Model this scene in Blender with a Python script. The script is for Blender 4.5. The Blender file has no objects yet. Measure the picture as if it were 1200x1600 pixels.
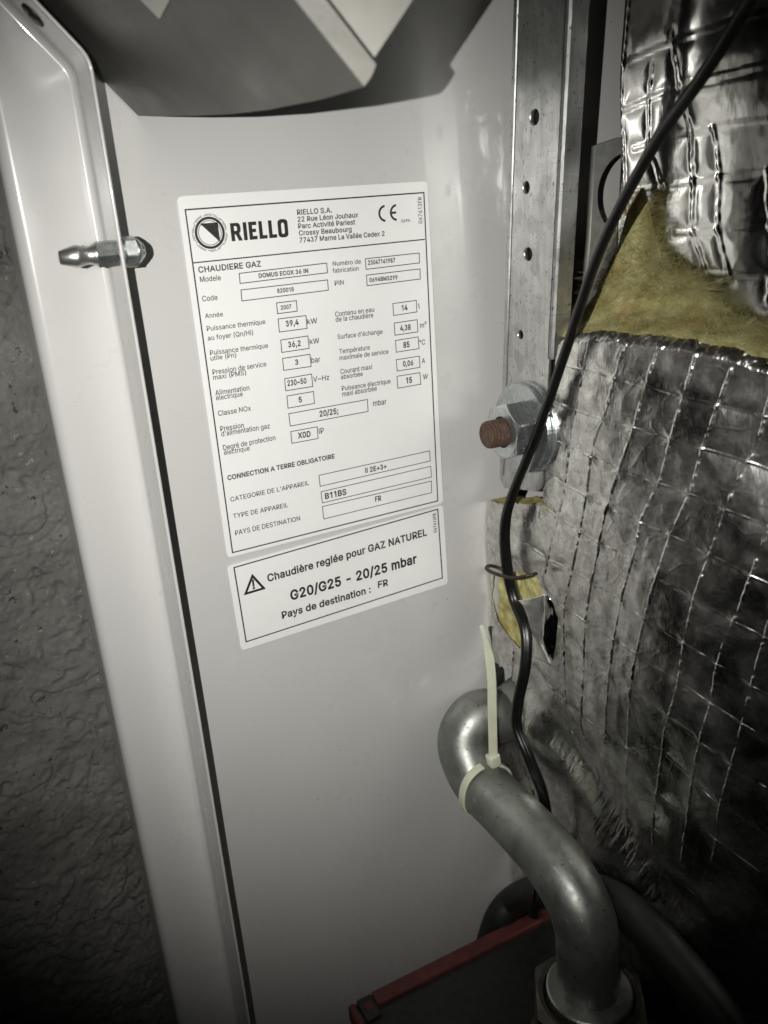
import bpy, bmesh, math, random
import numpy as np
from mathutils import Vector, Matrix, noise
from mathutils.geometry import tessellate_polygon

# ------------------------------------------------------------------ camera
# World: X along the boiler side panel, Y into the panel (panel plane is Y=0), Z up. Metres.
F_PX = 1333.0
_r = np.array([2898., -706., F_PX]); _r /= np.linalg.norm(_r)
_d = np.array([227., 3450., F_PX]); _d -= _r * (_d @ _r); _d /= np.linalg.norm(_d)
_n = np.cross(_r, _d)
CAM = np.array([-0.12738201, -0.32657102, 0.07579594])
def _ray(px, py):
    v = np.array([px - 600., py - 800., F_PX]); return np.array([v @ _r, v @ _n, -(v @ _d)])
def UX(px, py, X):
    w = _ray(px, py); return CAM + w * (X - CAM[0]) / w[0]
def UY(px, py, Y):
    w = _ray(px, py); return CAM + w * (Y - CAM[1]) / w[1]
def UZ(px, py, Z):
    w = _ray(px, py); return CAM + w * (Z - CAM[2]) / w[2]

scene = bpy.context.scene
COL = scene.collection
cam = bpy.data.cameras.new('camera'); cam_o = bpy.data.objects.new('camera', cam); COL.objects.link(cam_o)
cam.sensor_fit = 'VERTICAL'; cam.sensor_height = 36.0; cam.sensor_width = 27.0
cam.lens = F_PX / 1600 * 36
cam.clip_start = 0.004; cam.clip_end = 20
right = Vector((_r[0], _n[0], -_d[0])); up = -Vector((_r[1], _n[1], -_d[1])); fwd = Vector((_r[2], _n[2], -_d[2]))
M = Matrix((right, up, -fwd)).transposed().to_4x4(); M.translation = Vector(CAM)
cam_o.matrix_world = M
cam.dof.use_dof = True; cam.dof.focus_distance = 0.36; cam.dof.aperture_fstop = 16
scene.camera = cam_o

# ------------------------------------------------------------------ world and the phone's flash
W = bpy.data.worlds.new('World'); scene.world = W; W.use_nodes = True
W.node_tree.nodes['Background'].inputs[0].default_value = (1, 0.97, 0.9, 1)
W.node_tree.nodes['Background'].inputs[1].default_value = 0.001
fl = bpy.data.lights.new('phone_flash', 'SPOT'); fl_o = bpy.data.objects.new('phone_flash', fl); COL.objects.link(fl_o)
fl.energy = 5.5; fl.color = (1.0, 0.985, 0.948); fl.shadow_soft_size = 0.0009
fl.spot_size = math.radians(78); fl.spot_blend = 1.0
FLASH = Vector(CAM) - right * 0.035 + up * 0.0035
aim = Vector(UY(560, 730, 0.0))
fl_o.location = FLASH
fl_o.rotation_euler = (aim - FLASH).to_track_quat('-Z', 'Y').to_euler()
scene.view_settings.view_transform = 'Standard'; scene.view_settings.look = 'None'
scene.view_settings.exposure = 0.0; scene.view_settings.gamma = 1.0; scene.view_settings.use_curve_mapping = False
scene.render.engine = 'CYCLES'
scene.cycles.max_bounces = 8; scene.cycles.diffuse_bounces = 1; scene.cycles.caustics_reflective = True; scene.cycles.blur_glossy = 0.2
scene.cycles.sample_clamp_indirect = 8.0

random.seed(7); rng = np.random.default_rng(7)

# ------------------------------------------------------------------ helpers
def thing(name, loc, label, cat, group=None):
    o = bpy.data.objects.new(name, None); o.empty_display_size = 0.01; COL.objects.link(o)
    o.location = loc; o['label'] = label; o['category'] = cat
    if group: o['group'] = group
    return o
def link(name, me, mat, parent=None, smooth=False, label=None, world=True):
    o = bpy.data.objects.new(name, me); COL.objects.link(o)
    if mat is not None and len(me.materials) == 0: me.materials.append(mat)
    if parent is not None:
        o.parent = parent
        if world:                                  # vertices were given in world space
            p = parent; off = Vector((0, 0, 0))
            while p is not None: off += Vector(p.location); p = p.parent
            me.transform(Matrix.Translation(-off))
    if smooth:
        me.polygons.foreach_set('use_smooth', [True] * len(me.polygons)); me.update()
    if label: o['label'] = label
    return o
def mesh(name, verts, faces):
    me = bpy.data.meshes.new(name); me.from_pydata([tuple(map(float, v)) for v in verts], [], [tuple(map(int, f)) for f in faces]); me.update(); return me
def fix_normals(me):
    bm = bmesh.new(); bm.from_mesh(me); bmesh.ops.recalc_face_normals(bm, faces=bm.faces); bm.to_mesh(me); bm.free(); return me
def bevelled(me, w, seg=2, angle=30):
    bm = bmesh.new(); bm.from_mesh(me); bmesh.ops.recalc_face_normals(bm, faces=bm.faces)
    ed = [e for e in bm.edges if len(e.link_faces) == 2 and e.calc_face_angle() > math.radians(angle)]
    bmesh.ops.bevel(bm, geom=ed, offset=w, segments=seg, affect='EDGES', profile=0.5, clamp_overlap=True)
    bm.to_mesh(me); bm.free(); return me
def grid_mesh(name, P):
    nu, nv = P.shape[:2]
    idx = np.arange(nu * nv).reshape(nu, nv)
    f = np.stack([idx[:-1, :-1], idx[1:, :-1], idx[1:, 1:], idx[:-1, 1:]], -1).reshape(-1, 4)
    return grid_from(name, P.reshape(-1, 3), f)
def grid_from(name, V, F):
    me = bpy.data.meshes.new(name)
    me.vertices.add(len(V)); me.vertices.foreach_set('co', np.ascontiguousarray(V, dtype=np.float32).ravel())
    me.loops.add(F.size); me.loops.foreach_set('vertex_index', np.ascontiguousarray(F, dtype=np.int32).ravel())
    me.polygons.add(len(F)); me.polygons.foreach_set('loop_start', np.arange(0, F.size, F.shape[1], dtype=np.int32))
    me.update(calc_edges=True); me.validate(); return me
def box_mesh(c, s, name='box'):
    cx, cy, cz = c; a, b, h = s[0] / 2, s[1] / 2, s[2] / 2
    v = [(cx + i * a, cy + j * b, cz + k * h) for i in (-1, 1) for j in (-1, 1) for k in (-1, 1)]
    return fix_normals(mesh(name, v, [(0, 1, 3, 2), (4, 6, 7, 5), (0, 4, 5, 1), (2, 3, 7, 6), (0, 2, 6, 4), (1, 5, 7, 3)]))
def join(meshes, name='joined'):
    bm = bmesh.new()
    for m in meshes: bm.from_mesh(m)
    me = bpy.data.meshes.new(name); bm.to_mesh(me); bm.free()
    for m in meshes: bpy.data.meshes.remove(m)
    return me
def catmull(pts, per=10):
    P = [np.array(p, float) for p in pts]; P = [2 * P[0] - P[1]] + P + [2 * P[-1] - P[-2]]
    out = []
    for i in range(1, len(P) - 2):
        p0, p1, p2, p3 = P[i - 1:i + 3]
        for k in range(per):
            t = k / per
            out.append(0.5 * ((2 * p1) + (-p0 + p2) * t + (2 * p0 - 5 * p1 + 4 * p2 - p3) * t * t + (-p0 + 3 * p1 - 3 * p2 + p3) * t ** 3))
    out.append(P[-2]); return np.array(out)
def tube(path, profile, ref=None, scale=None, caps=True, name='tube'):
    """sweep a closed 2-D profile along a path; ref: callable(i) giving the profile's x direction"""
    path = np.asarray(path, float); n = len(path); m = len(profile)
    T = np.gradient(path, axis=0); T /= np.linalg.norm(T, axis=1)[:, None]
    V = []
    u = np.array([0.3, 0.5, 0.8]) if ref is None else np.array(ref(0), float)
    for i in range(n):
        if ref is not None: u = np.array(ref(i), float)
        u = u - T[i] * (u @ T[i]); u /= np.linalg.norm(u); w = np.cross(T[i], u)
        s = 1 if scale is None else scale[i]
        for (a, b) in profile: V.append(path[i] + s * (a * u + b * w))
    F = []
    for i in range(n - 1):
        for k in range(m):
            F.append((i * m + k, i * m + (k + 1) % m, (i + 1) * m + (k + 1) % m, (i + 1) * m + k))
    if caps: F += [tuple(range(m))[::-1], tuple((n - 1) * m + k for k in range(m))]
    return fix_normals(mesh(name, V, F))
def circ(r, m=24): return [(r * math.cos(2 * math.pi * k / m), r * math.sin(2 * math.pi * k / m)) for k in range(m)]
def lathe(prof, origin, axis, m=48, name='lathe', hexagon=None):
    """prof: list of (t along axis, radius)"""
    a = Vector(axis).normalized(); u = a.orthogonal().normalized(); w = a.cross(u); o = Vector(origin)
    V = []; F = []
    for (t, rr) in prof:
        for k in range(m):
            th = 2 * math.pi * k / m
            V.append(o + a * t + (u * math.cos(th) + w * math.sin(th)) * rr)
    for i in range(len(prof) - 1):
        for k in range(m): F.append((i * m + k, i * m + (k + 1) % m, (i + 1) * m + (k + 1) % m, (i + 1) * m + k))
    F += [tuple(range(m))[::-1], tuple((len(prof) - 1) * m + k for k in range(m))]
    return fix_normals(mesh(name, V, F))
def hexprism(origin, axis, t0, t1, across, rot=0.0, name='hex', cham=0.18, hole=None):
    """hexagon nut with conical chamfered faces"""
    a = Vector(axis).normalized(); u = a.orthogonal().normalized(); w = a.cross(u); o = Vector(origin)
    R = across / math.sqrt(3); m = 72; h = t1 - t0
    def rad(th):
        q = (th - rot) % (math.pi / 3); return (across / 2) / math.cos(q - math.pi / 6)
    rows = []
    cz = (R - across / 2) * 0.62
    for kind in range(6):
        row = []
        for k in range(m):
            th = 2 * math.pi * k / m; rr = rad(th)
            drop = cz * (rr - across / 2) / (R - across / 2)
            if kind == 0: t, q = t0, across / 2 * 0.96 if hole is None else across / 2 * 0.96
            elif kind == 1: t, q = t0 + drop + h * 0.01, rr
            elif kind == 2: t, q = t1 - drop - h * 0.01, rr
            elif kind == 3: t, q = t1, across / 2 * 0.96
            elif kind == 4: t, q = t1 - h * 0.02, (hole or 0.0004) * 1.08
            else: t, q = t1 - h * 0.3, (hole or 0.0004)
            row.append(o + a * t + (u * math.cos(th) + w * math.sin(th)) * q)
        rows.append(row)
    V = [v for r_ in rows for v in r_]; F = []
    for i in range(5):
        for k in range(m): F.append((i * m + k, i * m + (k + 1) % m, (i + 1) * m + (k + 1) % m, (i + 1) * m + k))
    F += [tuple(range(m))[::-1], tuple(5 * m + k for k in range(m))]
    return fix_normals(mesh(name, V, F))
def curve_plate(loops, thick, to_world, name='plate'):
    """flat plate with real holes: loops of 2-D points, filled and extruded; to_world maps (a,b,t)"""
    cu = bpy.data.curves.new('tmp', 'CURVE'); cu.dimensions = '2D'; cu.fill_mode = 'BOTH'; cu.extrude = thick / 2
    S = 100.0
    for lp in loops:
        sp = cu.splines.new('POLY'); sp.points.add(len(lp) - 1); sp.use_cyclic_u = True
        for p, q in zip(sp.points, lp): p.co = (q[0] * S, q[1] * S, 0, 1)
    cu.extrude = thick / 2 * S
    o = bpy.data.objects.new('tmp', cu); COL.objects.link(o)
    bpy.context.view_layer.update()
    me = bpy.data.meshes.new_from_object(o.evaluated_get(bpy.context.evaluated_depsgraph_get()))
    bpy.data.objects.remove(o); bpy.data.curves.remove(cu)
    for v in me.vertices: v.co = Vector(to_world(v.co.x / S, v.co.y / S, v.co.z / S))
    bm = bmesh.new(); bm.from_mesh(me); bmesh.ops.remove_doubles(bm, verts=bm.verts, dist=1e-7); bmesh.ops.recalc_face_normals(bm, faces=bm.faces); bm.to_mesh(me); bm.free()
    me.name = name; return me
def fbm(p, o=4, H=1.0): return noise.fractal(Vector(p), H, 2.1, o)
# vectorised value noise
_tab = rng.random((256, 256))
def vnoise(x, y):
    xi = np.floor(x).astype(int); yi = np.floor(y).astype(int); fx = x - xi; fy = y - yi
    fx = fx * fx * fx * (fx * (fx * 6 - 15) + 10); fy = fy * fy * fy * (fy * (fy * 6 - 15) + 10)
    g = lambda a, b: _tab[a % 256, b % 256]
    return ((g(xi, yi) * (1 - fx) + g(xi + 1, yi) * fx) * (1 - fy) + (g(xi, yi + 1) * (1 - fx) + g(xi + 1, yi + 1) * fx) * fy) * 2 - 1
def vfbm(x, y, o=4, gain=0.5):
    s = 0; a = 1; 
    for k in range(o): s = s + a * vnoise(x * 2 ** k + 13.7 * k, y * 2 ** k + 7.3 * k); a *= gain
    return s
def polydist(px, py, poly):
    d = np.full(px.shape, 1e9)
    for (a, b) in zip(poly[:-1], poly[1:]):
        ax, ay = a; bx, by = b; vx, vy = bx - ax, by - ay; L = vx * vx + vy * vy + 1e-18
        t = np.clip(((px - ax) * vx + (py - ay) * vy) / L, 0, 1)
        d = np.minimum(d, np.hypot(px - ax - t * vx, py - ay - t * vy))
    return d

# ------------------------------------------------------------------ materials
class NT:
    def __init__(s, name):
        s.m = bpy.data.materials.new(name); s.m.use_nodes = True; s.t = s.m.node_tree; s.b = s.t.nodes['Principled BSDF']
        s.co = s.t.nodes.new('ShaderNodeTexCoord').outputs['Object']
    def n(s, t, **k):
        nd = s.t.nodes.new(t)
        for a, v in k.items(): setattr(nd, a, v)
        return nd
    def l(s, a, b): s.t.links.new(a, b)
    def mapped(s, scale):
        mp = s.n('ShaderNodeMapping'); mp.inputs['Scale'].default_value = scale if isinstance(scale, tuple) else (scale,) * 3
        s.l(s.co, mp.inputs[0]); return mp.outputs[0]
    def noise(s, scale, detail=4, rough=0.55, dist=0.0):
        nd = s.n('ShaderNodeTexNoise'); s.l(s.mapped(scale), nd.inputs['Vector']); nd.inputs['Scale'].default_value = 1
        nd.inputs['Detail'].default_value = detail; nd.inputs['Roughness'].default_value = rough; nd.inputs['Distortion'].default_value = dist
        return nd.outputs['Fac']
    def ramp(s, fac, stops):
        nd = s.n('ShaderNodeValToRGB'); s.l(fac, nd.inputs[0]); e = nd.color_ramp.elements
        while len(e) < len(stops): e.new(0.5)
        for el, (p, c) in zip(e, stops):
            el.position = p; el.color = (c, c, c, 1) if not hasattr(c, '__len__') else (*c, 1)
        return nd.outputs[0]
    def mix(s, fac, a, b, mode='MIX'):
        nd = s.n('ShaderNodeMix', data_type='RGBA', blend_type=mode)
        if hasattr(fac, 'is_linked'): s.l(fac, nd.inputs[0])
        else: nd.inputs[0].default_value = fac
        for v, i in ((a, 6), (b, 7)):
            if hasattr(v, 'is_linked'): s.l(v, nd.inputs[i])
            else: nd.inputs[i].default_value = (*v, 1)
        return nd.outputs[2]
    def bump(s, h, strength=0.3, dist=0.001, prev=None):
        nd = s.n('ShaderNodeBump'); nd.inputs['Strength'].default_value = strength; nd.inputs['Distance'].default_value = dist
        s.l(h, nd.inputs['Height'])
        if prev is not None: s.l(prev, nd.inputs['Normal'])
        s.l(nd.outputs[0], s.b.inputs['Normal']); return nd.outputs[0]
    def set(s, **k):
        for a, v in k.items():
            i = s.b.inputs[a.replace('_', ' ')]
            if hasattr(v, 'is_linked'): s.l(v, i)
            else: i.default_value = (*v, 1) if hasattr(v, '__len__') and len(v) == 3 else v
        return s

def m_paint():
    t = NT('white_enamel')
    spk = t.ramp(t.noise(900, 1), [(0.0, 0), (0.79, 0), (0.82, 1)])
    big = t.ramp(t.noise(14, 3), [(0.3, (0.565, 0.56, 0.54)), (0.7, (0.59, 0.585, 0.562))])
    t.set(Base_Color=t.mix(t.ramp(t.noise(420, 0), [(0, 0), (0.905, 0), (0.915, 1)]), big, (0.22, 0.19, 0.15)),
          Roughness=t.ramp(t.noise(60, 4), [(0.3, 0.26), (0.7, 0.31)]))
    t.set(Coat_Weight=0.5, Coat_Roughness=0.06, Coat_IOR=1.55)
    b = t.bump(t.noise(22, 2), 0.2, 0.003)
    t.bump(t.noise(1300, 2), 0.05, 0.0002, b)
    return t.m
def m_galv():
    t = NT('galvanised_steel')
    v = t.n('ShaderNodeTexVoronoi'); t.l(t.mapped((190, 190, 190)), v.inputs['Vector']); v.inputs['Scale'].default_value = 1
    sp = t.mix(0.35, t.ramp(t.noise((500, 500, 30), 5, .6), [(0.25, 0.30), (0.75, 0.80)]), v.outputs['Color'])
    bw = t.n('ShaderNodeRGBToBW'); t.l(sp, bw.inputs[0])
    col = t.ramp(bw.outputs[0], [(0.2, (0.34, 0.343, 0.335)), (0.8, (0.64, 0.645, 0.63))])
    pits = t.ramp(t.noise((700, 700, 350), 3, .7), [(0, 1), (0.335, 1), (0.38, 0)])
    scr = t.ramp(t.noise((60, 60, 2600), 2), [(0, 0), (0.66, 0), (0.74, 1)])
    c2 = t.mix(pits, col, (0.12, 0.11, 0.10))
    t.set(Base_Color=t.mix(scr, c2, (0.30, 0.30, 0.29)), Metallic=0.88, Roughness=t.ramp(t.noise((120, 120, 40), 5), [(0.3, 0.24), (0.7, 0.46)]))
    t.bump(t.noise((350, 350, 120), 4), 0.15, 0.0003)
    return t.m
def m_zinc(name='zinc_plate', base=(0.55, 0.58, 0.58), rough=(0.2, 0.4)):
    t = NT(name)
    t.set(Base_Color=t.ramp(t.noise(260, 4), [(0.3, tuple(x * 0.8 for x in base)), (0.7, base)]), Metallic=0.9,
          Roughness=t.ramp(t.noise(330, 4), [(0.3, rough[0]), (0.7, rough[1])]))
    t.bump(t.noise(700, 3), 0.15, 0.0002)
    return t.m
def m_foil(name='aluminium_foil', r0=0.19, r1=0.4, base=0.82, grain=0.35, soil=1.0):
    t = NT(name)
    sm = t.noise(45, 5, .62, .4)
    fine = t.noise((900, 900, 260), 4, .65)
    dirt = t.ramp(t.noise(150, 8, .82), [(0.40, 0), (0.62, soil)])
    col = t.mix(dirt, (base, base * .99, base * .95), (base * .55, base * .54, base * .5))
    t.set(Base_Color=col, Metallic=1.0, Roughness=t.ramp(sm, [(0.32, r0), (0.68, r1)]))
    b = t.bump(t.noise((110, 110, 70), 3), 0.2, 0.0005)
    t.bump(fine, grain, 0.00025, b)
    return t.m
def m_wool(name='glass_wool', g=1.0):
    t = NT(name)
    c = t.ramp(t.noise(130, 5, .65), [(0.25, (0.22, 0.19, 0.065)), (0.5, (0.40, 0.365, 0.155)), (0.75, (0.58, 0.545, 0.29))])
    br = t.ramp(t.noise(70, 3), [(0.55, 0), (0.75, 0.55)])
    t.set(Base_Color=t.mix(1.0, t.mix(br, c, (0.38, 0.25, 0.09)), (g, g, g), 'MULTIPLY'), Roughness=0.85, Specular_IOR_Level=0.2)
    t.bump(t.noise(900, 8, .8), 0.8, 0.0008)
    return t.m
def m_simple(name, col, rough=0.5, metal=0.0, nscale=300, amt=0.15, bump=0.1, bd=0.0003, spec=0.5):
    t = NT(name)
    lo = tuple(x * (1 - amt) for x in col); hi = tuple(min(1, x * (1 + amt)) for x in col)
    t.set(Base_Color=t.ramp(t.noise(nscale, 4), [(0.3, lo), (0.7, hi)]), Metallic=metal,
          Roughness=t.ramp(t.noise(nscale * .6, 3), [(0.3, rough * 0.85), (0.7, min(1, rough * 1.2))]), Specular_IOR_Level=spec)
    if bump: t.bump(t.noise(nscale * 2.3, 3), bump, bd)
    return t.m
def m_pipe():
    t = NT('grey_zinc_pipe')
    sc = t.ramp(t.noise((420, 420, 420), 5, .7), [(0.0, 1), (0.34, 1), (0.40, 0)])
    c = t.ramp(t.noise(70, 4), [(0.28, (0.19, 0.20, 0.18)), (0.72, (0.37, 0.38, 0.35))])
    scr = t.ramp(t.noise((900, 160, 160), 3, .6), [(0, 0), (0.66, 0), (0.72, 1)])
    c = t.mix(scr, c, (0.50, 0.51, 0.48))
    t.set(Base_Color=t.mix(sc, c, (0.14, 0.14, 0.125)), Metallic=0.75, Roughness=t.ramp(t.noise(150, 5), [(0.3, 0.34), (0.7, 0.50)]))
    b = t.bump(t.noise(40, 2), 0.25, 0.002)
    t.bump(t.noise(900, 3), 0.12, 0.0003, b)
    return t.m
def m_plaster():
    t = NT('grey_plaster')
    c = t.mix(0.5, t.ramp(t.noise(34, 8, .72), [(0.3, (0.09, 0.088, 0.08)), (0.5, (0.20, 0.196, 0.18)), (0.7, (0.32, 0.315, 0.29))]), t.ramp(t.noise(11, 4, .6, .6), [(0.35, (0.12, 0.117, 0.105)), (0.65, (0.28, 0.275, 0.255))]))
    c = t.mix(t.ramp(t.noise(260, 3, .7), [(0, 0), (0.64, 0), (0.70, 0.8)]), c, (0.40, 0.39, 0.36))
    pit = t.ramp(t.noise(170, 3, .75), [(0.0, 1), (0.33, 1), (0.36, 0)])
    t.set(Base_Color=t.mix(pit, c, (0.075, 0.073, 0.066)), Roughness=0.9, Specular_IOR_Level=0.2)
    t.bump(t.noise(480, 7, .8), 0.9, 0.0012)
    return t.m
def m_hood(name, col, rough):
    t = NT(name)
    t.set(Base_Color=t.ramp(t.noise(60, 4), [(0.3, tuple(x * .9 for x in col)), (0.7, col)]), Metallic=0.5, Roughness=t.ramp(t.noise(90, 4), [(0.3, rough), (0.7, rough + .12)]))
    b = t.bump(t.noise(30, 2), 0.3, 0.002)
    t.bump(t.noise((1500, 1500, 200), 2), 0.12, 0.0003, b)
    return t.m
def m_sticker():
    t = NT('sticker_paper')
    t.set(Base_Color=t.ramp(t.noise(25, 3), [(0.3, (0.83, 0.83, 0.80)), (0.7, (0.86, 0.86, 0.835))]), Roughness=0.42)
    t.bump(t.noise(75, 3), 0.22, 0.001); return t.m
def m_ink():
    t = NT('black_ink'); t.set(Base_Color=t.ramp(t.noise(800, 3), [(0.3, (0.012, 0.012, 0.011)), (0.75, (0.03, 0.03, 0.027))]), Roughness=0.5); return t.m
def m_nylon():
    t = NT('natural_nylon')
    t.set(Base_Color=t.ramp(t.noise(200, 3), [(0.3, (0.62, 0.64, 0.49)), (0.7, (0.72, 0.73, 0.58))]), Roughness=0.4, Subsurface_Weight=0.35)
    t.b.inputs['Subsurface Radius'].default_value = (0.002, 0.002, 0.0014); t.b.inputs['Subsurface Scale'].default_value = 1.0
    t.bump(t.noise(500, 2), 0.1, 0.0002); return t.m
def m_rust():
    t = NT('rusty_steel')
    t.set(Base_Color=t.ramp(t.noise(420, 5, .7), [(0.25, (0.04, 0.024, 0.017)), (0.55, (0.095, 0.056, 0.038)), (0.8, (0.15, 0.10, 0.068))]), Roughness=0.8, Metallic=0.1)
    t.bump(t.noise(900, 4), 0.6, 0.0005); return t.m

MP, MG, MZ, MF, MW = m_paint(), m_galv(), m_zinc(), m_foil(), m_wool()
MW2 = m_wool('bright_glass_wool', 1.45)
MF2 = m_foil('bright_foil', 0.09, 0.2, 0.72, 0.06, 0.35)
MF3 = m_foil('torn_foil', 0.4, 0.6, 0.86, 0.3, 0.4)
MPIPE, MPL = m_pipe(), m_plaster()
MG2 = m_simple('dull_galvanised_steel', (0.33, 0.33, 0.31), 0.45, 0.35, 200, .2, .2)
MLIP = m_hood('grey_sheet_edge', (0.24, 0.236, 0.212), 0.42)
MHU, MHL = m_hood('shaded_sheet_metal', (0.125, 0.123, 0.112), 0.34), m_hood('lit_sheet_metal', (0.62, 0.61, 0.55), 0.4)  # one grey sheet metal: underside shade and flash-lit front put into the colours
MST, MINK, MNY, MRUST = m_sticker(), m_ink(), m_nylon(), m_rust()
MCABLE = m_simple('black_cable_sheath', (0.005, 0.005, 0.0047), 0.33, 0, 300, .2, .12)
MHOSE = m_simple('black_hose_rubber', (0.014, 0.014, 0.013), 0.5, 0, 200, .3, .2)
MBOX = m_simple('dark_plastic', (0.022, 0.022, 0.02), 0.5, 0, 260, .25, .2)
MRED = m_simple('red_plastic', (0.115, 0.031, 0.026), 0.6, 0, 150, .3, .15)
MBRASS = m_simple('dull_union_metal', (0.10, 0.092, 0.075), 0.5, 0.6, 200, .3, .2)
MRING = m_zinc('ring_steel', (0.42, 0.43, 0.40), (0.3, 0.5))
MWIRE = m_simple('brown_wire', (0.05, 0.04, 0.03), 0.45, 0.6, 400, .3, .2)
MPLUG = m_simple('black_rubber_plug', (0.012, 0.012, 0.012), 0.45)
MSTUD = m_zinc('nickel_stud', (0.68, 0.68, 0.64), (0.26, 0.36))

# ------------------------------------------------------------------ plaster wall
nx, nz = 420, 1100
gx = np.linspace(-0.36, -0.085, nx); gz = np.linspace(-0.62, 0.26, nz); GX, GZ = np.meshgrid(gx, gz, indexing='ij')
wx = 0.012 * vfbm(GX * 25, GZ * 25, 3); wz = 0.012 * vfbm(GX * 25 + 50, GZ * 25 + 70, 3)
hh = 0.004 * vfbm(GX * 9 + 3, GZ * 9 + 5, 3) + 0.0006 * vfbm((GX + wx) * 36, (GZ + wz) * 44, 5, .65) + 0.0006 * vfbm(GX * 210, GZ * 210, 3, .7)
fl_a = vfbm((GX + wx) * 26 + 41, (GZ + wz) * 30 + 12, 3); hh += 0.0012 * (fl_a > 0.22)
ck = vfbm((GX + wx) * 17 + 9, (GZ + wz) * 11 + 1, 3)
hh -= 0.0016 * np.exp(-(ck / 0.018) ** 2)
pt = vfbm(GX * 120 + 31, GZ * 150 + 17, 2); hh -= 0.003 * np.clip(pt - 0.72, 0, 1) ** 0.7
P = np.stack([GX, 0.05 - hh + (GX + 0.1) * 0.12, GZ], -1)
w = link('plaster_wall', grid_mesh('plaster_wall', P), MPL, smooth=True)
w['label'] = 'rough dark grey plaster wall behind the left edge of the white casing'; w['category'] = 'wall'

# ------------------------------------------------------------------ boiler casing
XL, XF, TH = -0.1003, -0.0714, 0.0013
YE = -0.0258; ZC = 0.1165; ZB, ZT = -0.75, 0.42
casing = thing('boiler_casing', (XF, 0, ZB), 'white enamelled boiler side panel with a folded front flange, carrying the two stickers', 'boiler casing')
# side panel as one gently uneven sheet
nu, nv = 140, 220
gx = np.linspace(XF + 0.0005, 0.42, nu); gz = np.linspace(ZB, ZT, nv); GX, GZ = np.meshgrid(gx, gz, indexing='ij')
dent = 0.00025 * vfbm(GX * 7 + 2, GZ * 6 + 8, 2)
P = np.stack([GX, dent + 0.0002, GZ], -1)
pm = grid_mesh('panel', P); link('panel', pm, MP, casing, smooth=True)
# front face + rounded outer edge + back return, swept along Z, following the chamfer
def casing_front():
    R = 0.0045
    prof = [(XL, 0.03)] + [(XL + R - R * math.cos(a), R - R * math.sin(a)) for a in np.linspace(0, math.pi / 2, 10)]
    prof += [(XL + R + (XF + 0.001 - XL - R) * k, 0) for k in (.25, .5, .75, 1)]
    P = np.array([[(x, y, z) for (x, y) in prof] for z in np.linspace(ZB, ZT, 80)])
    return fix_normals(grid_mesh('front_face', P))
link('front_face', casing_front(), MP, casing, smooth=True)
def casing_flange():
    cd = np.array([-0.0131, 0.0153]); cd /= np.linalg.norm(cd)
    path = [np.array([XF, ZB])] + [np.array([XF, z]) for z in np.linspace(-0.5, ZC - 0.004, 40)]
    for k in range(1, 5): 
        t = k / 5; p0, p1, p2 = np.array([XF, ZC - 0.004]), np.array([XF, ZC]), np.array([XF, ZC]) + cd * 0.004
        path.append((1 - t) ** 2 * p0 + 2 * t * (1 - t) * p1 + t * t * p2)
    path += [np.array([XF, ZC]) + cd * s for s in (0.004, 0.02, 0.04, 0.08)]
    path = np.array(path); T = np.gradient(path, axis=0); T /= np.linalg.norm(T, axis=1)[:, None]
    N = np.stack([T[:, 1], -T[:, 0]], -1)         # to the right of the path
    # profile: (offset, Y)
    r = TH / 2
    prof = [(-0.0024, -0.0001), (-0.0011, -0.0004), (-0.0003, -0.0012), (0.0, -0.0026), (0.0, YE + r)] + [(r - r * math.cos(a), YE + r - r * math.sin(a)) for a in np.linspace(0.3, math.pi - 0.3, 7)] + [(TH, YE + r), (TH, 0.0)]
    m = len(prof); V = []; F = []
    for i, (p, q) in enumerate(zip(path, N)):
        wob = 0.00025 * math.sin(i * 0.7)
        for (o, y) in prof:
            V.append((p[0] + q[0] * o, y + (wob if y < -0.01 else 0), p[1] + q[1] * o))
    for i in range(len(path) - 1):
        for k in range(m - 1): F.append((i * m + k, i * m + k + 1, (i + 1) * m + k + 1, (i + 1) * m + k))
    return fix_normals(mesh('flange', V, F))
link('flange', casing_flange(), MP, casing, smooth=True)
# rubber plug on the chamfered flange
pc = Vector(UY(40, 36, -0.013)); ax = Vector((-0.0153, 0, -0.0131)).normalized()
# foot of the plug lies on the chamfer
cdv = Vector((-0.0131, 0, 0.0153)).normalized(); rel = pc - Vector((XF, pc.y, ZC)); pc = Vector((XF, pc.y, ZC)) + cdv * rel.dot(cdv)
link('rubber_plug', lathe([(-0.0004, 0.0040), (0.0005, 0.0039), (0.0009, 0.0031), (0.0006, 0.0018), (0.0010, 0.0013), (0.0011, 0.0004)], pc, ax, 32), MPLUG, casing, smooth=True)
link('corner_hole', lathe([(-0.0002, 0.0009), (0.0002, 0.0009)], Vector(UX(122.5, 95, XF - 0.0003)), (-1, 0, -0.3), 16), MPLUG, casing)

# ------------------------------------------------------------------ stickers
def rounded_poly(c, rad, seg=5):
    out = []
    n = len(c)
    for i in range(n):
        p = np.array(c[i]); a = np.array(c[i - 1]) - p; b = np.array(c[(i + 1) % n]) - p
        a /= np.linalg.norm(a); b /= np.linalg.norm(b)
        for k in range(seg + 1):
            t = k / seg; out.append((1 - t) ** 2 * (p + a * rad) + 2 * t * (1 - t) * p + t * t * (p + b * rad))
    return out
def flat_plate(poly2, y0, y1, name):
    m = len(poly2); V = [(p[0], y1, p[1]) for p in poly2] + [(p[0], y0, p[1]) for p in poly2]
    F = [tuple(range(m)), tuple(range(2 * m - 1, m - 1, -1))] + [(i, (i + 1) % m, m + (i + 1) % m, m + i) for i in range(m)]
    return fix_normals(mesh(name, V, F))
YS = -0.0006                                     # sticker face
YI = -0.00075                                    # ink face
def on(px, py): p = UY(px, py, YS); return np.array([p[0], p[2]])
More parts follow.
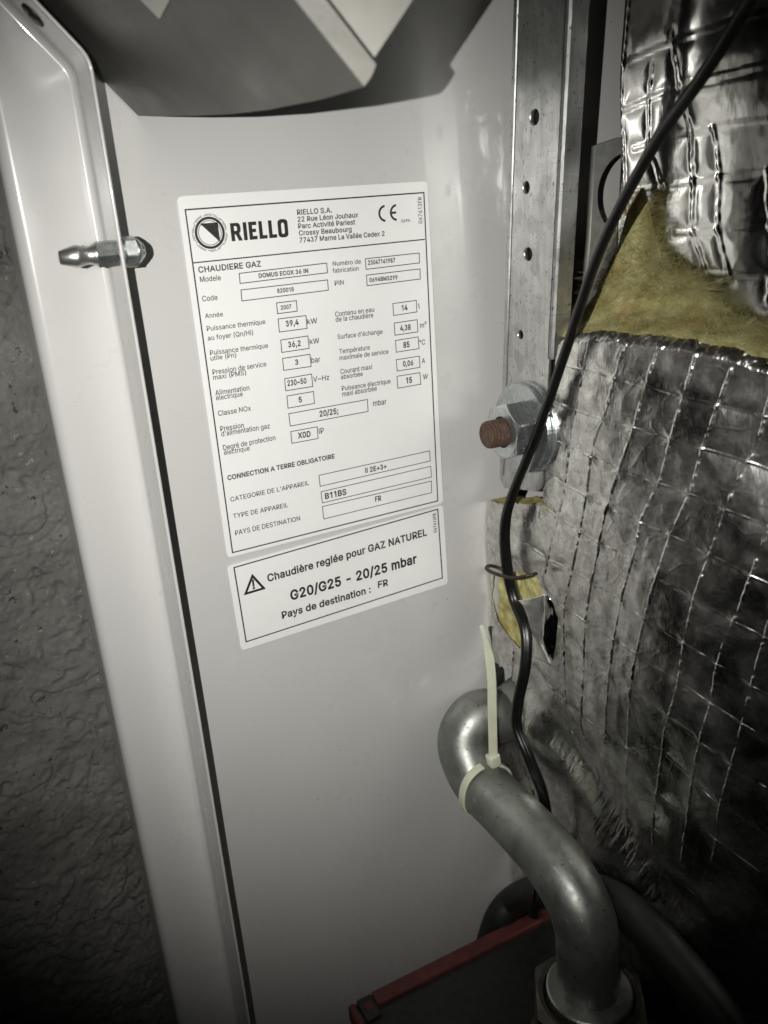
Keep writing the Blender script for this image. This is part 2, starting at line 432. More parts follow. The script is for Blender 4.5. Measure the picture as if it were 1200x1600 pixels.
def strokes(polys, width, closed=True, name='lines'):
    """mitred line loops of given width as thin raised ink"""
    V = []; F = []
    for P in polys:
        P = [np.array(p, float) for p in P]; n = len(P); inn = []; out = []
        for i in range(n):
            p = P[i]; a = p - P[i - 1]; b = P[(i + 1) % n] - p
            if not closed and i == 0: a = b
            if not closed and i == n - 1: b = a
            a = a / np.linalg.norm(a); b = b / np.linalg.norm(b)
            na = np.array([-a[1], a[0]]); nb = np.array([-b[1], b[0]]); nm = na + nb; nm /= np.linalg.norm(nm)
            k = width / 2 / max(0.3, nm @ na); inn.append(p + nm * k); out.append(p - nm * k)
        base = len(V)
        for q in inn + out: V.append((q[0], YI, q[1]))
        for i in range(n if closed else n - 1): F.append((base + i, base + (i + 1) % n, base + n + (i + 1) % n, base + n + i))
    return fix_normals(mesh(name, V, F))
def ring(c, r0, r1, m=64):
    V = []; F = []
    for k in range(m):
        t = 2 * math.pi * k / m
        V += [(c[0] + r0 * math.cos(t), YI, c[1] + r0 * math.sin(t)), (c[0] + r1 * math.cos(t), YI, c[1] + r1 * math.sin(t))]
    for k in range(m):
        j = (k + 1) % m; F.append((2 * k, 2 * k + 1, 2 * j + 1, 2 * j))
    return mesh('ring', V, F)
def arc(c, r0, r1, a0, a1, m=40):
    V = []; F = []
    for k in range(m + 1):
        t = math.radians(a0 + (a1 - a0) * k / m)
        V += [(c[0] + r0 * math.cos(t), YI, c[1] + r0 * math.sin(t)), (c[0] + r1 * math.cos(t), YI, c[1] + r1 * math.sin(t))]
    for k in range(m): F.append((2 * k, 2 * k + 1, 2 * k + 3, 2 * k + 2))
    return mesh('arc', V, F)
GLYPHS = ''' 	188	
!	196	67,160 63,509 132,509 128,160|98,-4 81,-1 66,9 56,24 52,41 56,58 66,73 81,83 98,86 116,83 130,73 140,58 143,41 140,24 130,9 116,-1
'	206	78,318 70,509 136,509 128,318
(	273	89,207 101,324 132,441 177,539 236,539 191,428 161,313 151,207 160,115 188,16 236,-96 177,-96 139,-21 111,55 95,131
)	273	37,-96 86,18 113,116 122,207 112,313 82,428 37,539 97,539 142,441 173,323 184,207 178,130 161,53 134,-22 97,-96
+	453	198,34 198,364 255,364 255,34|61,172 61,226 391,226 391,172
,	188	38,-119 68,71 137,71 84,-119
-	453	337,244 337,188 114,188 114,244
.	188	95,-4 78,-1 63,9 53,24 50,41 53,59 63,73 78,83 95,87 113,83 128,73 138,59 141,41 138,24 128,9 113,-1
/	249	235,533 71,-76 14,-76 178,533
0	453	227,-7 174,1 130,24 95,62 69,113 53,178 48,254 53,330 69,395 95,447 130,484 174,508 227,516 279,508 323,484 358,447 384,395 400,330 405,254 400,178 384,113 359,62 323,24 279,1|227,50 261,56 290,74 313,103 330,144 340,194 344,254 340,314 330,365 313,405 290,435 261,453 227,460 192,453 163,435 140,405 123,365 113,314 109,254 113,194 123,144 140,103 163,74 192,56
1	400	276,509 276,0 212,0 212,448 209,448 86,358 86,427 198,509
2	453	64,0 64,47 234,229 282,282 311,327 320,371 317,397 308,419 293,436 273,449 224,460 196,457 172,447 153,433 139,413 130,390 127,362 66,362 71,405 86,442 111,473 143,496 182,511 225,516 268,511 306,497 337,474 361,445 376,411 381,372 371,318 336,259 267,180 153,60 153,57 389,57 389,0
3	440	68,404 88,452 125,489 173,510 226,512 275,495 315,460 339,414 344,363 329,313 297,272 252,246 200,238 202,298 231,302 257,317 276,340 284,368 281,397 268,424 245,443 217,453 187,452 159,440 138,419 126,392|198,299 257,293 309,265 348,221 366,165 362,107 337,54 293,14 238,-5 178,-4 124,18 82,60 59,113 118,126 132,93 158,68 191,54 228,53 262,65 289,90 304,122 307,157 295,191 272,219 239,235 203,239
4	453	40,105 40,158 247,509 311,509 109,166 109,163 413,163 413,105|282,0 282,121 282,146 282,318 343,318 343,0
5	453	221,-7 178,-2 140,11 108,32 83,60 66,93 60,130 122,130 127,108 138,89 173,60 221,50 250,53 276,64 298,82 314,104 324,131 328,162 324,193 314,221 297,244 275,262 248,273 218,277 167,268 128,246 67,253 96,509 366,509 366,452 151,452 134,301 136,301 178,325 229,334 263,330 294,321 321,306 345,285 364,260 379,231 388,199 391,163 385,117 369,76 343,41 309,15 268,-1
6	453	226,-7 182,-1 142,15 109,40 84,74 69,115 64,162 68,199 80,239 137,340 252,509 322,509 151,261 145,261 165,288 196,307 235,314 278,309 316,295 346,271 370,240 384,201 389,157 384,112 368,73 343,39 310,14 271,-2|226,48 254,52 279,63 299,79 314,101 324,128 327,157 324,187 314,213 299,235 279,251 254,262 226,265 198,262 174,252 153,235 138,214 128,188 125,158 128,128 138,102 153,79 174,63 198,52
7	453	97,0 323,448 323,452 62,452 62,509 391,509 391,449 165,0
8	453	226,-7 178,-2 136,11 101,33 74,62 57,96 52,135 55,166 65,195 81,220 101,241 125,256 153,265 153,267 119,282 93,308 76,342 70,380 75,417 90,450 114,477 146,498 184,511 226,516 269,511 306,498 337,477 361,450 377,417 382,380 376,342 359,308 333,282 300,267 300,265 327,256 351,241 372,220 387,195 397,166 401,135 395,96 378,62 352,33 317,11 275,-2|226,49 258,52 285,60 307,74 323,91 333,113 337,139 333,165 322,189 305,208 283,223 256,232 226,235 196,232 169,223 147,208 130,189 119,165 115,139 119,113 129,91 145,74 167,60 195,52|226,290 274,300 293,313 307,330 316,351 319,376 316,399 308,420 294,437 275,449 226,460 177,449 159,437 145,420 136,399 133,376 136,351 145,330 159,313 178,300
9	453	226,516 271,510 310,494 343,468 368,434 384,393 389,347 385,309 373,270 315,168 200,0 130,0 301,248 307,248 287,221 257,202 218,195 175,199 137,214 106,237 83,269 68,307 64,352 69,397 85,436 110,469 143,494 182,510|226,460 199,457 174,446 154,429 138,407 129,381 125,352 129,322 138,295 154,274 174,257 199,247 226,243 254,247 279,257 299,273 314,295 324,321 327,350 324,381 314,407 299,429 279,446 254,457
:	188	95,-4 78,-1 63,9 53,24 50,41 53,59 63,73 78,83 95,87 113,83 128,73 138,59 141,41 138,24 128,9 113,-1|95,271 78,274 63,284 53,299 50,316 53,334 63,349 78,359 95,362 113,359 128,349 138,334 141,316 138,299 128,284 113,274
;	188	38,-119 68,71 137,71 84,-119|103,271 86,274 71,284 61,299 58,316 61,334 71,349 86,359 103,362 121,359 136,349 146,334 149,316 146,299 136,284 121,274
A	480	16,0 201,509 276,509 463,0 395,0 287,302 264,372 232,478 245,478 213,371 191,302 85,0|110,142 110,199 370,199 370,142
B	456	60,0 60,509 241,509 289,504 329,491 359,469 381,442 394,410 398,374 395,344 387,320 356,286 315,267 315,262 339,257 363,245 385,227 402,203 414,173 418,136 413,100 400,67 377,39 344,18 301,4 247,0|125,57 245,57 296,63 330,80 349,105 355,137 352,161 342,184 327,203 306,218 279,228 248,231 125,231|125,285 238,285 288,296 308,309 323,326 333,348 336,372 330,403 313,429 283,446 240,452 125,452
C	510	267,-7 205,1 150,25 104,63 70,115 48,179 40,254 48,329 70,393 104,445 150,484 205,508 267,516 340,504 373,490 402,471 427,447 448,418 463,385 473,348 408,348 389,395 357,428 315,449 267,456 223,450 184,432 150,403 125,364 109,314 103,254 109,194 125,145 151,105 184,76 223,59 267,53 315,60 357,81 389,114 408,160 473,160 463,124 448,91 428,62 402,38 373,19 341,5 305,-4
D	502	219,0 96,0 96,57 215,57 272,63 318,81 354,110 379,149 394,198 399,255 394,312 379,361 354,399 320,428 275,446 221,452 93,452 93,509 225,509 294,501 353,478 399,441 433,391 455,329 462,255 455,181 433,119 398,68 351,31 291,8|125,509 125,0 60,0 60,509
E	419	60,0 60,509 372,509 372,452 125,452 125,286 355,286 355,229 125,229 125,57 375,57 375,0
F	410	60,0 60,509 369,509 369,452 125,452 125,278 346,278 346,221 125,221 125,0
G	520	269,-7 205,1 149,25 104,64 69,116 47,179 40,254 47,329 69,393 103,445 149,484 203,508 265,516 304,513 340,504 374,489 403,469 429,445 449,416 465,384 474,349 408,349 387,393 356,427 315,448 265,456 222,450 183,432 150,404 125,364 109,314 103,254 109,194 125,145 151,105 184,76 224,59 269,53 309,57 345,71 374,93 396,123 410,160 415,202 434,199 283,199 283,256 478,256 478,200 471,141 451,91 419,50 377,19 326,0
H	517	60,0 60,509 125,509 125,289 392,289 392,509 457,509 457,0 392,0 392,232 125,232 125,0
I	185	60,0 60,509 125,509 125,0
J	396	185,-7 124,3 75,33 44,81 33,145 33,173 98,173 98,145 104,104 122,74 149,56 185,50 220,56 248,74 266,104 272,145 272,509 336,509 336,145 326,81 294,33 246,3
L	393	60,0 60,509 125,509 125,57 361,57 361,0
M	628	60,0 60,509 152,509 277,187 287,159 299,123 311,84 322,49 307,49 318,83 330,121 342,158 352,187 476,509 568,509 568,0 504,0 504,291 504,327 505,369 506,413 507,457 513,457 498,409 482,363 467,322 456,291 342,0 286,0 170,291 159,321 145,361 129,408 112,457 119,457 120,416 121,372 122,328 122,291 122,0
N	523	60,0 60,509 136,509 343,183 363,151 388,107 414,55 405,54 401,108 399,157 399,195 399,509 463,509 463,0 387,0 202,290 177,331 148,381 108,452 119,454 122,384 124,328 125,291 125,0
O	533	267,-7 205,1 150,25 105,63 70,115 48,179 40,254 48,329 70,393 105,445 150,484 205,508 267,516 329,508 384,484 429,445 464,393 486,329 493,254 486,179 464,115 429,63 384,25 329,1|267,53 310,59 349,76 383,105 408,144 425,194 430,254 425,314 408,365 383,404 349,433 310,450 267,456 223,450 184,433 151,404 125,364 109,314 103,254 109,194 125,144 151,105 184,76 223,59
P	445	60,0 60,509 235,509 289,503 332,487 366,462 390,430 404,391 409,348 404,304 390,265 366,233 332,207 289,191 235,186 109,186 109,242 233,242 269,246 297,256 318,272 333,294 342,319 344,348 342,376 333,402 318,423 297,439 268,449 232,452 125,452 125,0
Q	533	245,159 313,159 369,85 384,65 468,-48 401,-48 346,27 331,46|267,-7 205,1 150,25 105,63 70,115 48,179 40,254 48,329 70,393 105,445 150,484 205,508 267,516 329,508 384,484 429,445 464,393 486,329 493,254 486,179 464,115 429,63 384,25 329,1|267,53 310,59 349,76 383,105 408,144 425,194 430,254 425,314 408,365 383,404 349,433 310,450 267,456 223,450 184,433 151,404 125,364 109,314 103,254 109,194 125,144 151,105 184,76 223,59
R	449	60,0 60,509 236,509 290,504 333,489 367,465 390,433 405,395 409,352 405,309 390,271 367,240 333,217 289,203 236,198 96,198 96,255 234,255 269,258 298,267 319,281 334,300 342,324 345,352 342,380 334,405 319,425 298,440 269,449 233,452 125,452 125,0|353,0 230,229 303,229 428,0
S	447	224,-9 172,-4 128,9 91,31 64,60 46,96 38,137 104,137 110,110 123,88 142,71 166,59 224,49 257,52 286,60 311,74 329,92 341,114 346,139 342,161 332,179 296,205 245,222 184,239 128,260 86,289 60,326 52,372 58,413 75,448 102,476 138,498 180,511 227,516 275,511 316,498 351,476 377,449 394,415 401,378 337,378 326,412 302,437 267,453 225,459 194,456 167,448 145,435 129,418 118,398 115,376 119,352 131,334 169,308 212,293 264,279 312,264 359,238 395,198 405,171 408,139 403,99 386,64 360,34 323,11 278,-4
T	449	32,452 32,509 417,509 417,452 257,452 257,0 193,0 193,452
U	517	259,-8 203,-2 154,15 114,43 85,80 66,124 60,173 60,509 124,509 124,178 128,144 141,113 160,87 187,68 220,56 259,52 298,56 331,68 357,87 377,113 389,144 393,178 393,509 457,509 457,173 451,124 433,80 403,43 363,15 315,-2
V	480	204,0 16,509 84,509 192,206 215,137 248,31 235,31 267,138 290,206 395,509 463,509 278,0
W	686	155,0 16,509 82,509 163,196 175,145 187,94 197,40 189,40 200,94 211,145 224,196 306,509 380,509 462,196 474,145 486,94 497,40 488,40 499,94 510,145 523,196 603,509 670,509 530,0 455,0 368,323 351,391 336,475 350,475 335,395 318,323 230,0
X	474	18,0 200,258 29,509 104,509 238,304 374,509 446,509 276,258 456,0 382,0 238,212 91,0
Y	472	203,0 203,208 16,509 91,509 192,344 222,292 250,230 224,230 251,293 280,344 381,509 455,509 268,208 268,0
Z	438	42,0 42,46 273,385 306,431 341,476 348,454 285,452 223,452 40,452 40,509 397,509 397,462 169,129 134,81 97,33 90,54 152,57 214,57 399,57 399,0
a	389	160,-9 126,-5 94,5 68,22 48,45 35,73 30,108 34,138 43,161 58,179 78,193 125,211 178,220 234,227 265,235 273,243 276,255 276,257 267,297 240,322 196,331 149,322 118,301 100,274 41,291 57,322 79,346 104,364 133,375 194,384 239,379 286,360 306,343 322,320 333,290 337,251 337,0 277,0 277,52 272,52 252,25 215,1|170,45 202,49 228,59 248,74 263,93 272,115 276,138 276,190 259,182 231,176 200,171 175,168 134,159 103,139 95,124 92,105 102,72 130,52
b	424	229,-8 198,-5 172,4 138,31 118,59 112,59 112,0 53,0 53,509 114,509 114,319 118,319 137,346 171,373 197,381 229,384 274,378 313,361 345,332 370,293 385,245 390,189 385,133 370,84 346,45 313,16 274,-2|220,47 253,51 279,66 301,88 316,117 325,151 328,189 325,227 316,261 301,290 280,311 253,325 220,330 188,325 161,312 140,291 125,263 116,229 113,189 116,150 125,115 140,86 162,65 188,51
c	396	207,-8 159,-2 117,16 82,46 56,85 40,133 34,187 40,243 56,291 82,330 117,360 159,378 207,384 260,377 305,356 340,322 362,277 303,262 290,289 270,311 242,325 207,330 173,325 145,310 124,287 108,258 99,224 96,187 99,151 108,117 124,89 145,66 173,51 207,46 243,52 271,66 292,89 304,117 363,102 341,56 306,21 261,-1
d	424	195,-8 151,-2 111,16 79,45 55,84 39,133 34,189 39,245 55,293 79,332 112,361 151,378 196,384 228,381 253,373 287,346 306,319 311,319 311,509 372,509 372,0 313,0 313,59 307,59 287,31 252,4 227,-5|205,47 236,51 263,65 284,86 299,115 309,150 312,189 309,229 300,263 284,291 263,312 237,325 205,330 172,325 145,311 124,290 108,261 99,227 96,189 99,151 109,117 124,88 145,66 172,51
e	404	212,-8 161,-2 117,16 82,46 56,85 40,132 34,187 39,242 55,290 81,329 115,359 157,378 205,384 266,374 294,361 319,341 341,315 357,282 368,242 371,194 371,169 310,169 310,202 307,237 298,269 283,294 263,314 237,326 205,330 173,326 146,313 125,294 109,270 99,241 96,211 96,178 100,139 110,106 128,80 151,61 179,50 212,46 254,53 285,73 306,105 365,91 353,63 335,39 311,19 283,4 249,-5|70,221 371,221 371,169 70,169
f	254	228,379 228,327 6,327 6,379|81,0 81,432 84,461 96,486 113,505 135,519 187,530 222,527 243,521 227,468 215,472 195,474 171,470 154,460 145,443 142,419 142,0
g	425	207,-151 168,-148 134,-140 82,-110 51,-69 101,-41 122,-66 154,-88 207,-97 249,-92 282,-75 304,-47 311,-6 311,68 306,68 287,41 252,16 227,8 195,5 152,10 113,27 80,53 55,90 39,136 34,191 39,246 55,293 80,332 112,361 152,378 196,384 228,382 253,373 288,346 308,319 313,319 313,379 372,379 372,-9 367,-54 350,-90 324,-117 291,-136 251,-147|205,59 237,63 264,75 285,95 300,121 309,154 312,193 309,231 300,264 285,291 264,312 237,325 205,330 172,325 145,312 124,290 109,262 99,229 96,193 99,155 109,123 124,96 145,76 172,63
h	410	114,227 114,0 53,0 53,509 114,509 114,287 102,287 124,332 152,362 187,379 227,384 264,380 295,369 321,349 341,321 353,285 357,240 357,0 296,0 296,235 290,275 273,304 246,323 210,329 184,326 161,317 141,303 126,283 117,257
i	167	53,0 53,379 114,379 114,0|84,443 67,446 54,455 44,468 41,483 44,499 54,512 67,521 84,524 100,521 114,512 123,499 126,483 123,468 114,455 100,446
k	381	110,137 110,212 121,212 284,379 360,379 184,199 177,199|53,0 53,509 114,509 114,0|294,0 148,186 191,229 372,0
l	167	53,0 53,530 114,530 114,0
m	610	53,0 53,379 112,379 112,295 108,295 118,323 132,346 172,376 219,386 257,380 287,361 309,331 321,295 312,295 322,321 337,343 381,375 437,386 468,383 497,372 522,354 541,328 553,296 557,255 557,0 496,0 496,254 490,289 473,313 447,326 419,330 395,328 374,320 345,290 335,247 335,0 274,0 274,260 269,288 253,311 229,326 199,330 158,320 140,307 126,289 117,266 114,238 114,0
n	410	114,227 114,0 53,0 53,379 112,379 112,287 102,287 124,332 152,362 187,379 227,384 264,380 295,369 321,349 341,321 353,285 357,240 357,0 296,0 296,235 290,275 273,304 246,323 210,329 184,326 161,317 141,303 126,283 117,257
o	415	207,-8 159,-2 117,16 82,46 56,85 40,133 34,187 40,243 56,291 82,330 117,360 159,378 207,384 256,378 299,360 333,330 359,291 376,243 381,187 376,133 359,85 333,46 299,16 256,-2|207,46 242,51 270,66 292,89 307,117 316,151 319,187 316,224 307,258 292,287 270,310 242,325 207,330 173,325 145,310 124,287 108,258 99,224 96,187 99,151 108,117 124,89 145,66 173,51
p	424	53,-143 53,379 112,379 112,319 118,319 137,346 171,373 197,381 229,384 274,378 313,361 345,332 370,293 385,245 390,189 385,133 370,84 346,45 313,16 274,-2 229,-8 198,-5 173,4 138,31 118,59 114,59 114,-143|220,47 253,51 279,66 301,88 316,117 325,151 328,189 325,227 316,261 301,290 280,311 253,325 220,330 188,325 161,312 140,291 125,263 116,229 113,189 116,150 125,115 140,86 162,65 188,51
q	424	372,-143 311,-143 311,59 306,59 287,31 252,4 227,-5 195,-8 151,-2 111,16 79,45 55,84 39,133 34,189 39,245 55,293 79,332 112,361 151,378 196,384 228,381 253,373 287,346 307,319 313,319 313,379 372,379|205,47 236,51 263,65 284,86 299,115 309,150 312,189 309,229 300,263 284,291 263,312 237,325 205,330 172,325 145,311 124,290 108,261 99,227 96,189 99,151 109,117 124,88 145,66 172,51
r	259	53,0 53,379 112,379 112,321 115,321 130,347 152,367 181,380 213,385 229,384 243,384 243,322 230,324 207,326 182,323 159,315 140,301 126,284 117,262 114,237 114,0
s	365	182,-8 145,-5 112,3 84,18 62,38 45,63 36,94 94,107 105,79 124,60 150,49 181,45 217,50 244,62 262,81 268,103 265,121 254,136 237,147 212,155 149,170 104,186 72,208 53,237 47,274 51,305 65,332 87,354 115,370 149,381 187,384 223,381 254,372 279,358 299,339 324,290 268,277 258,298 243,316 219,328 187,333 156,329 131,317 114,299 109,277 112,258 124,243 172,223 229,209 275,194 306,171 325,142 331,107 326,75 312,47 290,24 260,6 223,-5
t	227	204,379 204,327 6,327 6,379|65,471 126,471 126,98 128,76 136,61 150,53 170,50 185,51 202,54 213,2 192,-3 168,-4 125,2 92,21 72,52 65,93
u	410	182,-5 146,-1 115,11 89,31 69,59 57,95 53,139 53,379 114,379 114,144 119,105 137,75 164,56 200,50 226,53 249,62 268,77 283,97 293,122 296,153 296,379 357,379 357,0 298,0 298,92 307,92 286,47 257,17 222,0
v	389	163,0 17,379 84,379 165,155 187,87 206,21 184,21 203,87 224,155 305,379 371,379 226,0
x	379	21,0 171,218 171,171 29,379 100,379 147,306 179,253 207,206 175,206 202,253 233,306 282,379 352,379 209,169 209,214 358,0 287,0 231,85 200,136 173,182 205,182 178,136 148,85 91,0
y	389	47,-139 61,-86 71,-87 104,-89 130,-74 151,-36 163,-1 17,379 84,379 165,155 187,87 206,21 184,21 202,87 224,155 305,379 371,379 204,-58 177,-107 139,-136 91,-145 65,-143
z	380	42,0 42,46 254,320 254,323 48,323 48,379 333,379 333,331 126,60 126,56 339,56 339,0
~	453	52,150 55,188 66,218 82,240 103,255 151,266 197,256 246,221 275,198 299,192 318,196 332,207 341,226 344,253 400,253 397,215 386,185 370,163 349,148 301,137 254,148 207,182 177,204 154,210 136,207 121,196 111,178 108,150
°	316	158,283 128,287 101,298 77,316 59,340 47,367 43,397 47,428 59,455 77,479 101,497 128,509 158,513 188,509 216,497 239,479 257,455 269,428 273,397 269,367 257,340 239,316 216,298 188,287|158,334 190,343 213,366 222,397 213,430 190,453 158,462 126,453 103,430 95,397 103,366 126,343
²	305	39,306 39,348 154,439 181,462 198,481 203,500 199,517 187,530 169,538 148,540 126,538 108,529 97,516 93,499 37,499 45,535 68,563 104,581 148,587 194,581 230,564 253,538 261,505 257,482 245,457 219,429 175,395 121,355 121,353 269,353 269,306
è	404	212,-8 161,-2 117,16 82,46 56,85 40,132 34,187 39,242 55,290 81,329 115,359 157,378 205,384 266,374 294,361 319,341 341,315 357,282 368,242 371,194 371,169 310,169 310,202 307,237 298,269 283,294 263,314 237,326 205,330 173,326 146,313 125,294 109,270 99,241 96,211 96,178 100,139 110,106 128,80 151,61 179,50 212,46 254,53 285,73 306,105 365,91 353,63 335,39 311,19 283,4 249,-5|70,221 371,221 371,169 70,169|180,429 114,529 182,529 230,429
é	404	212,-8 161,-2 117,16 82,46 56,85 40,132 34,187 39,242 55,290 81,329 115,359 157,378 205,384 266,374 294,361 319,341 341,315 357,282 368,242 371,194 371,169 310,169 310,202 307,237 298,269 283,294 263,314 237,326 205,330 173,326 146,313 125,294 109,270 99,241 96,211 96,178 100,139 110,106 128,80 151,61 179,50 212,46 254,53 285,73 306,105 365,91 353,63 335,39 311,19 283,4 249,-5|70,221 371,221 371,169 70,169|177,429 225,529 293,529 227,429'''
GL = {}
for ln in GLYPHS.split('\n'):
    c, adv, lp = ln.split('\t')
    GL[c] = (int(adv) / 1000, [[tuple(int(v) / 1000 for v in q.split(',')) for q in l.split()] for l in lp.split('|')] if lp else [])
CAP = 0.509
def text_mesh(txt, bl, br, tl, bold=0.0):
    bold = 0.007 + bold * 0.8
    """text whose cap/digit box runs from bl to br with height to tl (points on the sticker, metres)"""
    V = []; F = []; x = 0
    for ch in txt:
        adv, lps = GL[ch]
        if lps:
            area = [sum(p[0] * q[1] - q[0] * p[1] for p, q in zip(l, l[1:] + l[:1])) / 2 for l in lps]
            sg = np.sign(max(area, key=abs)); L2 = []
            for l in lps:
                l = [p for k, p in enumerate(l) if k == 0 or math.dist(p, l[k - 1]) > 0.012]
                pts = [np.array(p) for p in l]; n = len(pts); o = []
                for k in range(n):
                    e0 = pts[k] - pts[k - 1]; e1 = pts[(k + 1) % n] - pts[k]; e0 = e0 / (np.linalg.norm(e0) + 1e-9); e1 = e1 / (np.linalg.norm(e1) + 1e-9)
                    n0 = np.array([e0[1], -e0[0]]); n1 = np.array([e1[1], -e1[0]]); m = n0 + n1; m /= (np.linalg.norm(m) + 1e-9)
                    o.append(pts[k] + m * sg * bold / max(0.5, m @ n0))
                L2.append(o)
            outs = [k for k, a_ in enumerate(area) if a_ * sg > 0]; holes = [k for k, a_ in enumerate(area) if a_ * sg <= 0]
            for kk, k in enumerate(outs):
                bx = np.array(L2[k]); grp = [L2[k]]
                for hq in holes:
                    hx_ = np.array(L2[hq])
                    if (hx_.min(0) >= bx.min(0) - .001).all() and (hx_.max(0) <= bx.max(0) + .001).all(): grp.append(L2[hq])
                tri = tessellate_polygon([[Vector((p[0], p[1], 0)) for p in l] for l in grp]); b0 = len(V)
                V += [(x + p[0], p[1], kk) for l in grp for p in l]; F += [tuple(b0 + q for q in t) for t in tri]
        x += adv + bold * 0.8
    me = mesh('text', V, F); co = np.array(V, float)
    x0, x1 = co[:, 0].min(), co[:, 0].max()
    u = (br - bl); wlen = np.linalg.norm(u); u = u / wlen; v = np.array([-u[1], u[0]])
    h = abs((tl - bl) @ v)
    for vt, c in zip(me.vertices, co):
        q = bl + u * ((c[0] - x0) / (x1 - x0) * wlen) + v * (c[1] / CAP * h); vt.co = Vector((q[0], YI - 2e-5 * c[2], q[1]))
    return me
K1 = lambda x, y: on(270 + x / 2.857, 270 + y / 2.857)
K2 = lambda x, y: on(270 + x / 2.7907, 460 + y / 2.7907)
K3 = lambda x, y: on(330 + x / 3.158, 660 + y / 3.158)
B = 0.022
texts_plate = [
 (K1, 'RIELLO S.A.', (555,188), (710,177), (553,165), .012), (K1, '22 Rue Léon Jouhaux', (557,219), (828,198), (556,197), .012),
 (K1, 'Parc Activité Pariest', (560,249), (814,230), (558,227), .012), (K1, 'Crossy Beaubourg', (563,280), (798,262), (561,258), .012),
 (K1, '77437 Marne La Vallée Cedex 2', (566,312), (945,281), (564,290), .012), (K1, '0694', (1020,222), (1058,218), (1020,209), .01),
 (K1, '067613FR', (1113,226), (1109,107), (1097,226), .0), (K1, 'CHAUDIERE GAZ', (115,446), (394,418), (113,420), .014),
 (K1, 'Modele', (122,488), (215,479), (120,464), 0), (K1, 'DOMUS ECOX 36 IN', (384,469), (604,446), (384,450), B),
 (K1, 'Numéro de', (714,416), (839,405), (713,396), 0), (K1, 'fabrication', (713,447), (829,436), (712,427), 0),
 (K1, '23047141987', (871,411), (992,399), (870,392), B), (K1, 'Code', (132,574), (200,567), (130,550), 0),
 (K1, '820018', (466,536), (540,528), (465,518), B), (K1, 'PIN', (723,503), (763,499), (722,482), 0), (K1, '0694BM3299', (877,488), (1003,475), (876,470), B),
 (K2, 'Année', (141,104), (219,95), (140,84), 0), (K2, '2007', (471,67), (517,61), (470,49), B),
 (K2, 'Puissance thermique', (149,160), (404,128), (147,139), 0), (K2, 'au foyer (Qn/Hi)', (153,201), (350,175), (151,180), 0),
 (K2, '39,4', (493,140), (549,132), (491,116), B), (K2, 'kW', (586,130), (630,124), (584,108), 0),
 (K2, 'Puissance thermique', (163,265), (415,232), (161,244), 0), (K2, 'utile (Pn)', (165,289), (277,273), (163,269), 0),
 (K2, '36,2', (503,231), (558,224), (501,207), B), (K2, 'kW', (597,217), (639,211), (595,195), 0),
 (K2, 'Pression de service', (174,350), (408,313), (172,328), 0), (K2, 'maxi (PMS)', (176,373), (320,350), (174,352), 0),
 (K2, '3', (533,307), (547,305), (531,285), B), (K2, 'bar', (604,299), (643,294), (602,275), 0),
 (K2, 'Alimentation', (186,440), (334,417), (184,418), 0), (K2, 'électrique', (189,462), (305,443), (187,441), 0),
 (K2, '230~50', (500,399), (583,387), (498,376), B), (K2, 'V~Hz', (612,381), (682,371), (610,359), 0),
 (K2, 'Classe NOx', (198,530), (341,506), (196,508), 0), (K2, '5', (549,471), (563,469), (547,448), B),
 (K2, 'Pression', (208,597), (310,580), (206,575), 0), (K2, "d'alimentation gaz", (212,619), (423,583), (210,597), 0),
 (K2, '20/25;', (640,533), (722,519), (638,509), B), (K2, 'mbar', (873,487), (931,478), (871,463), 0),
 (K2, 'X0D', (545,628), (601,619), (542,604), B), (K2, 'IP', (637,608), (659,604), (635,584), 0),
 (K2, 'Contenu en eau', (708,97), (878,75), (706,76), 0), (K2, 'de la chaudière', (710,120), (874,100), (708,99), 0),
 (K2, '14', (998,71), (1023,68), (996,48), B), (K2, 'l', (1073,62), (1076,61), (1071,40), 0),
 (K2, "Surface d'échange", (718,195), (914,171), (716,175), 0), (K2, '4,38', (991,159), (1037,153), (989,136), B), (K2, 'm²', (1078,146), (1106,142), (1076,124), 0),
 (K2, 'Température', (726,259), (859,240), (724,239), 0), (K2, 'maximale de service', (727,287), (940,258), (725,267), 0),
 (K2, '85', (1005,233), (1032,229), (1003,209), B), (K2, '°C', (1074,221), (1100,218), (1072,199), 0),
 (K2, 'Courant maxi', (731,347), (869,325), (729,326), 0), (K2, 'absorbée', (733,370), (828,355), (731,350), 0),
 (K2, '0,06', (1003,314), (1048,308), (1001,292), B), (K2, 'A', (1085,300), (1100,298), (1083,280), 0),
 (K2, 'Puissance électrique', (737,420), (949,387), (735,400), 0), (K2, 'maxi absorbée', (739,445), (889,419), (737,424), 0),
 (K2, '15', (1017,388), (1043,384), (1015,364), B), (K2, 'W', (1090,370), (1112,367), (1088,349), 0),
 (K3, 'Degré de protection', (60,137), (317,86), (57,112), 0), (K3, 'électrique', (64,161), (190,137), (61,138), 0),
 (K3, 'CONNECTION A TERRE OBLIGATOIRE', (81,285), (609,176), (77,263), B),
 (K3, "CATEGORIE DE L'APPAREIL", (96,391), (483,308), (93,369), 0), (K3, 'II 2E+3+', (760,249), (865,226), (757,226), B),
 (K3, 'TYPE DE APPAREIL', (109,474), (379,417), (105,452), 0), (K3, 'B11BS', (562,378), (667,355), (558,351), B),
 (K3, 'PAYS DE DESTINATION', (119,557), (439,483), (116,534), 0), (K3, 'FR', (809,391), (839,384), (806,367), B),
]
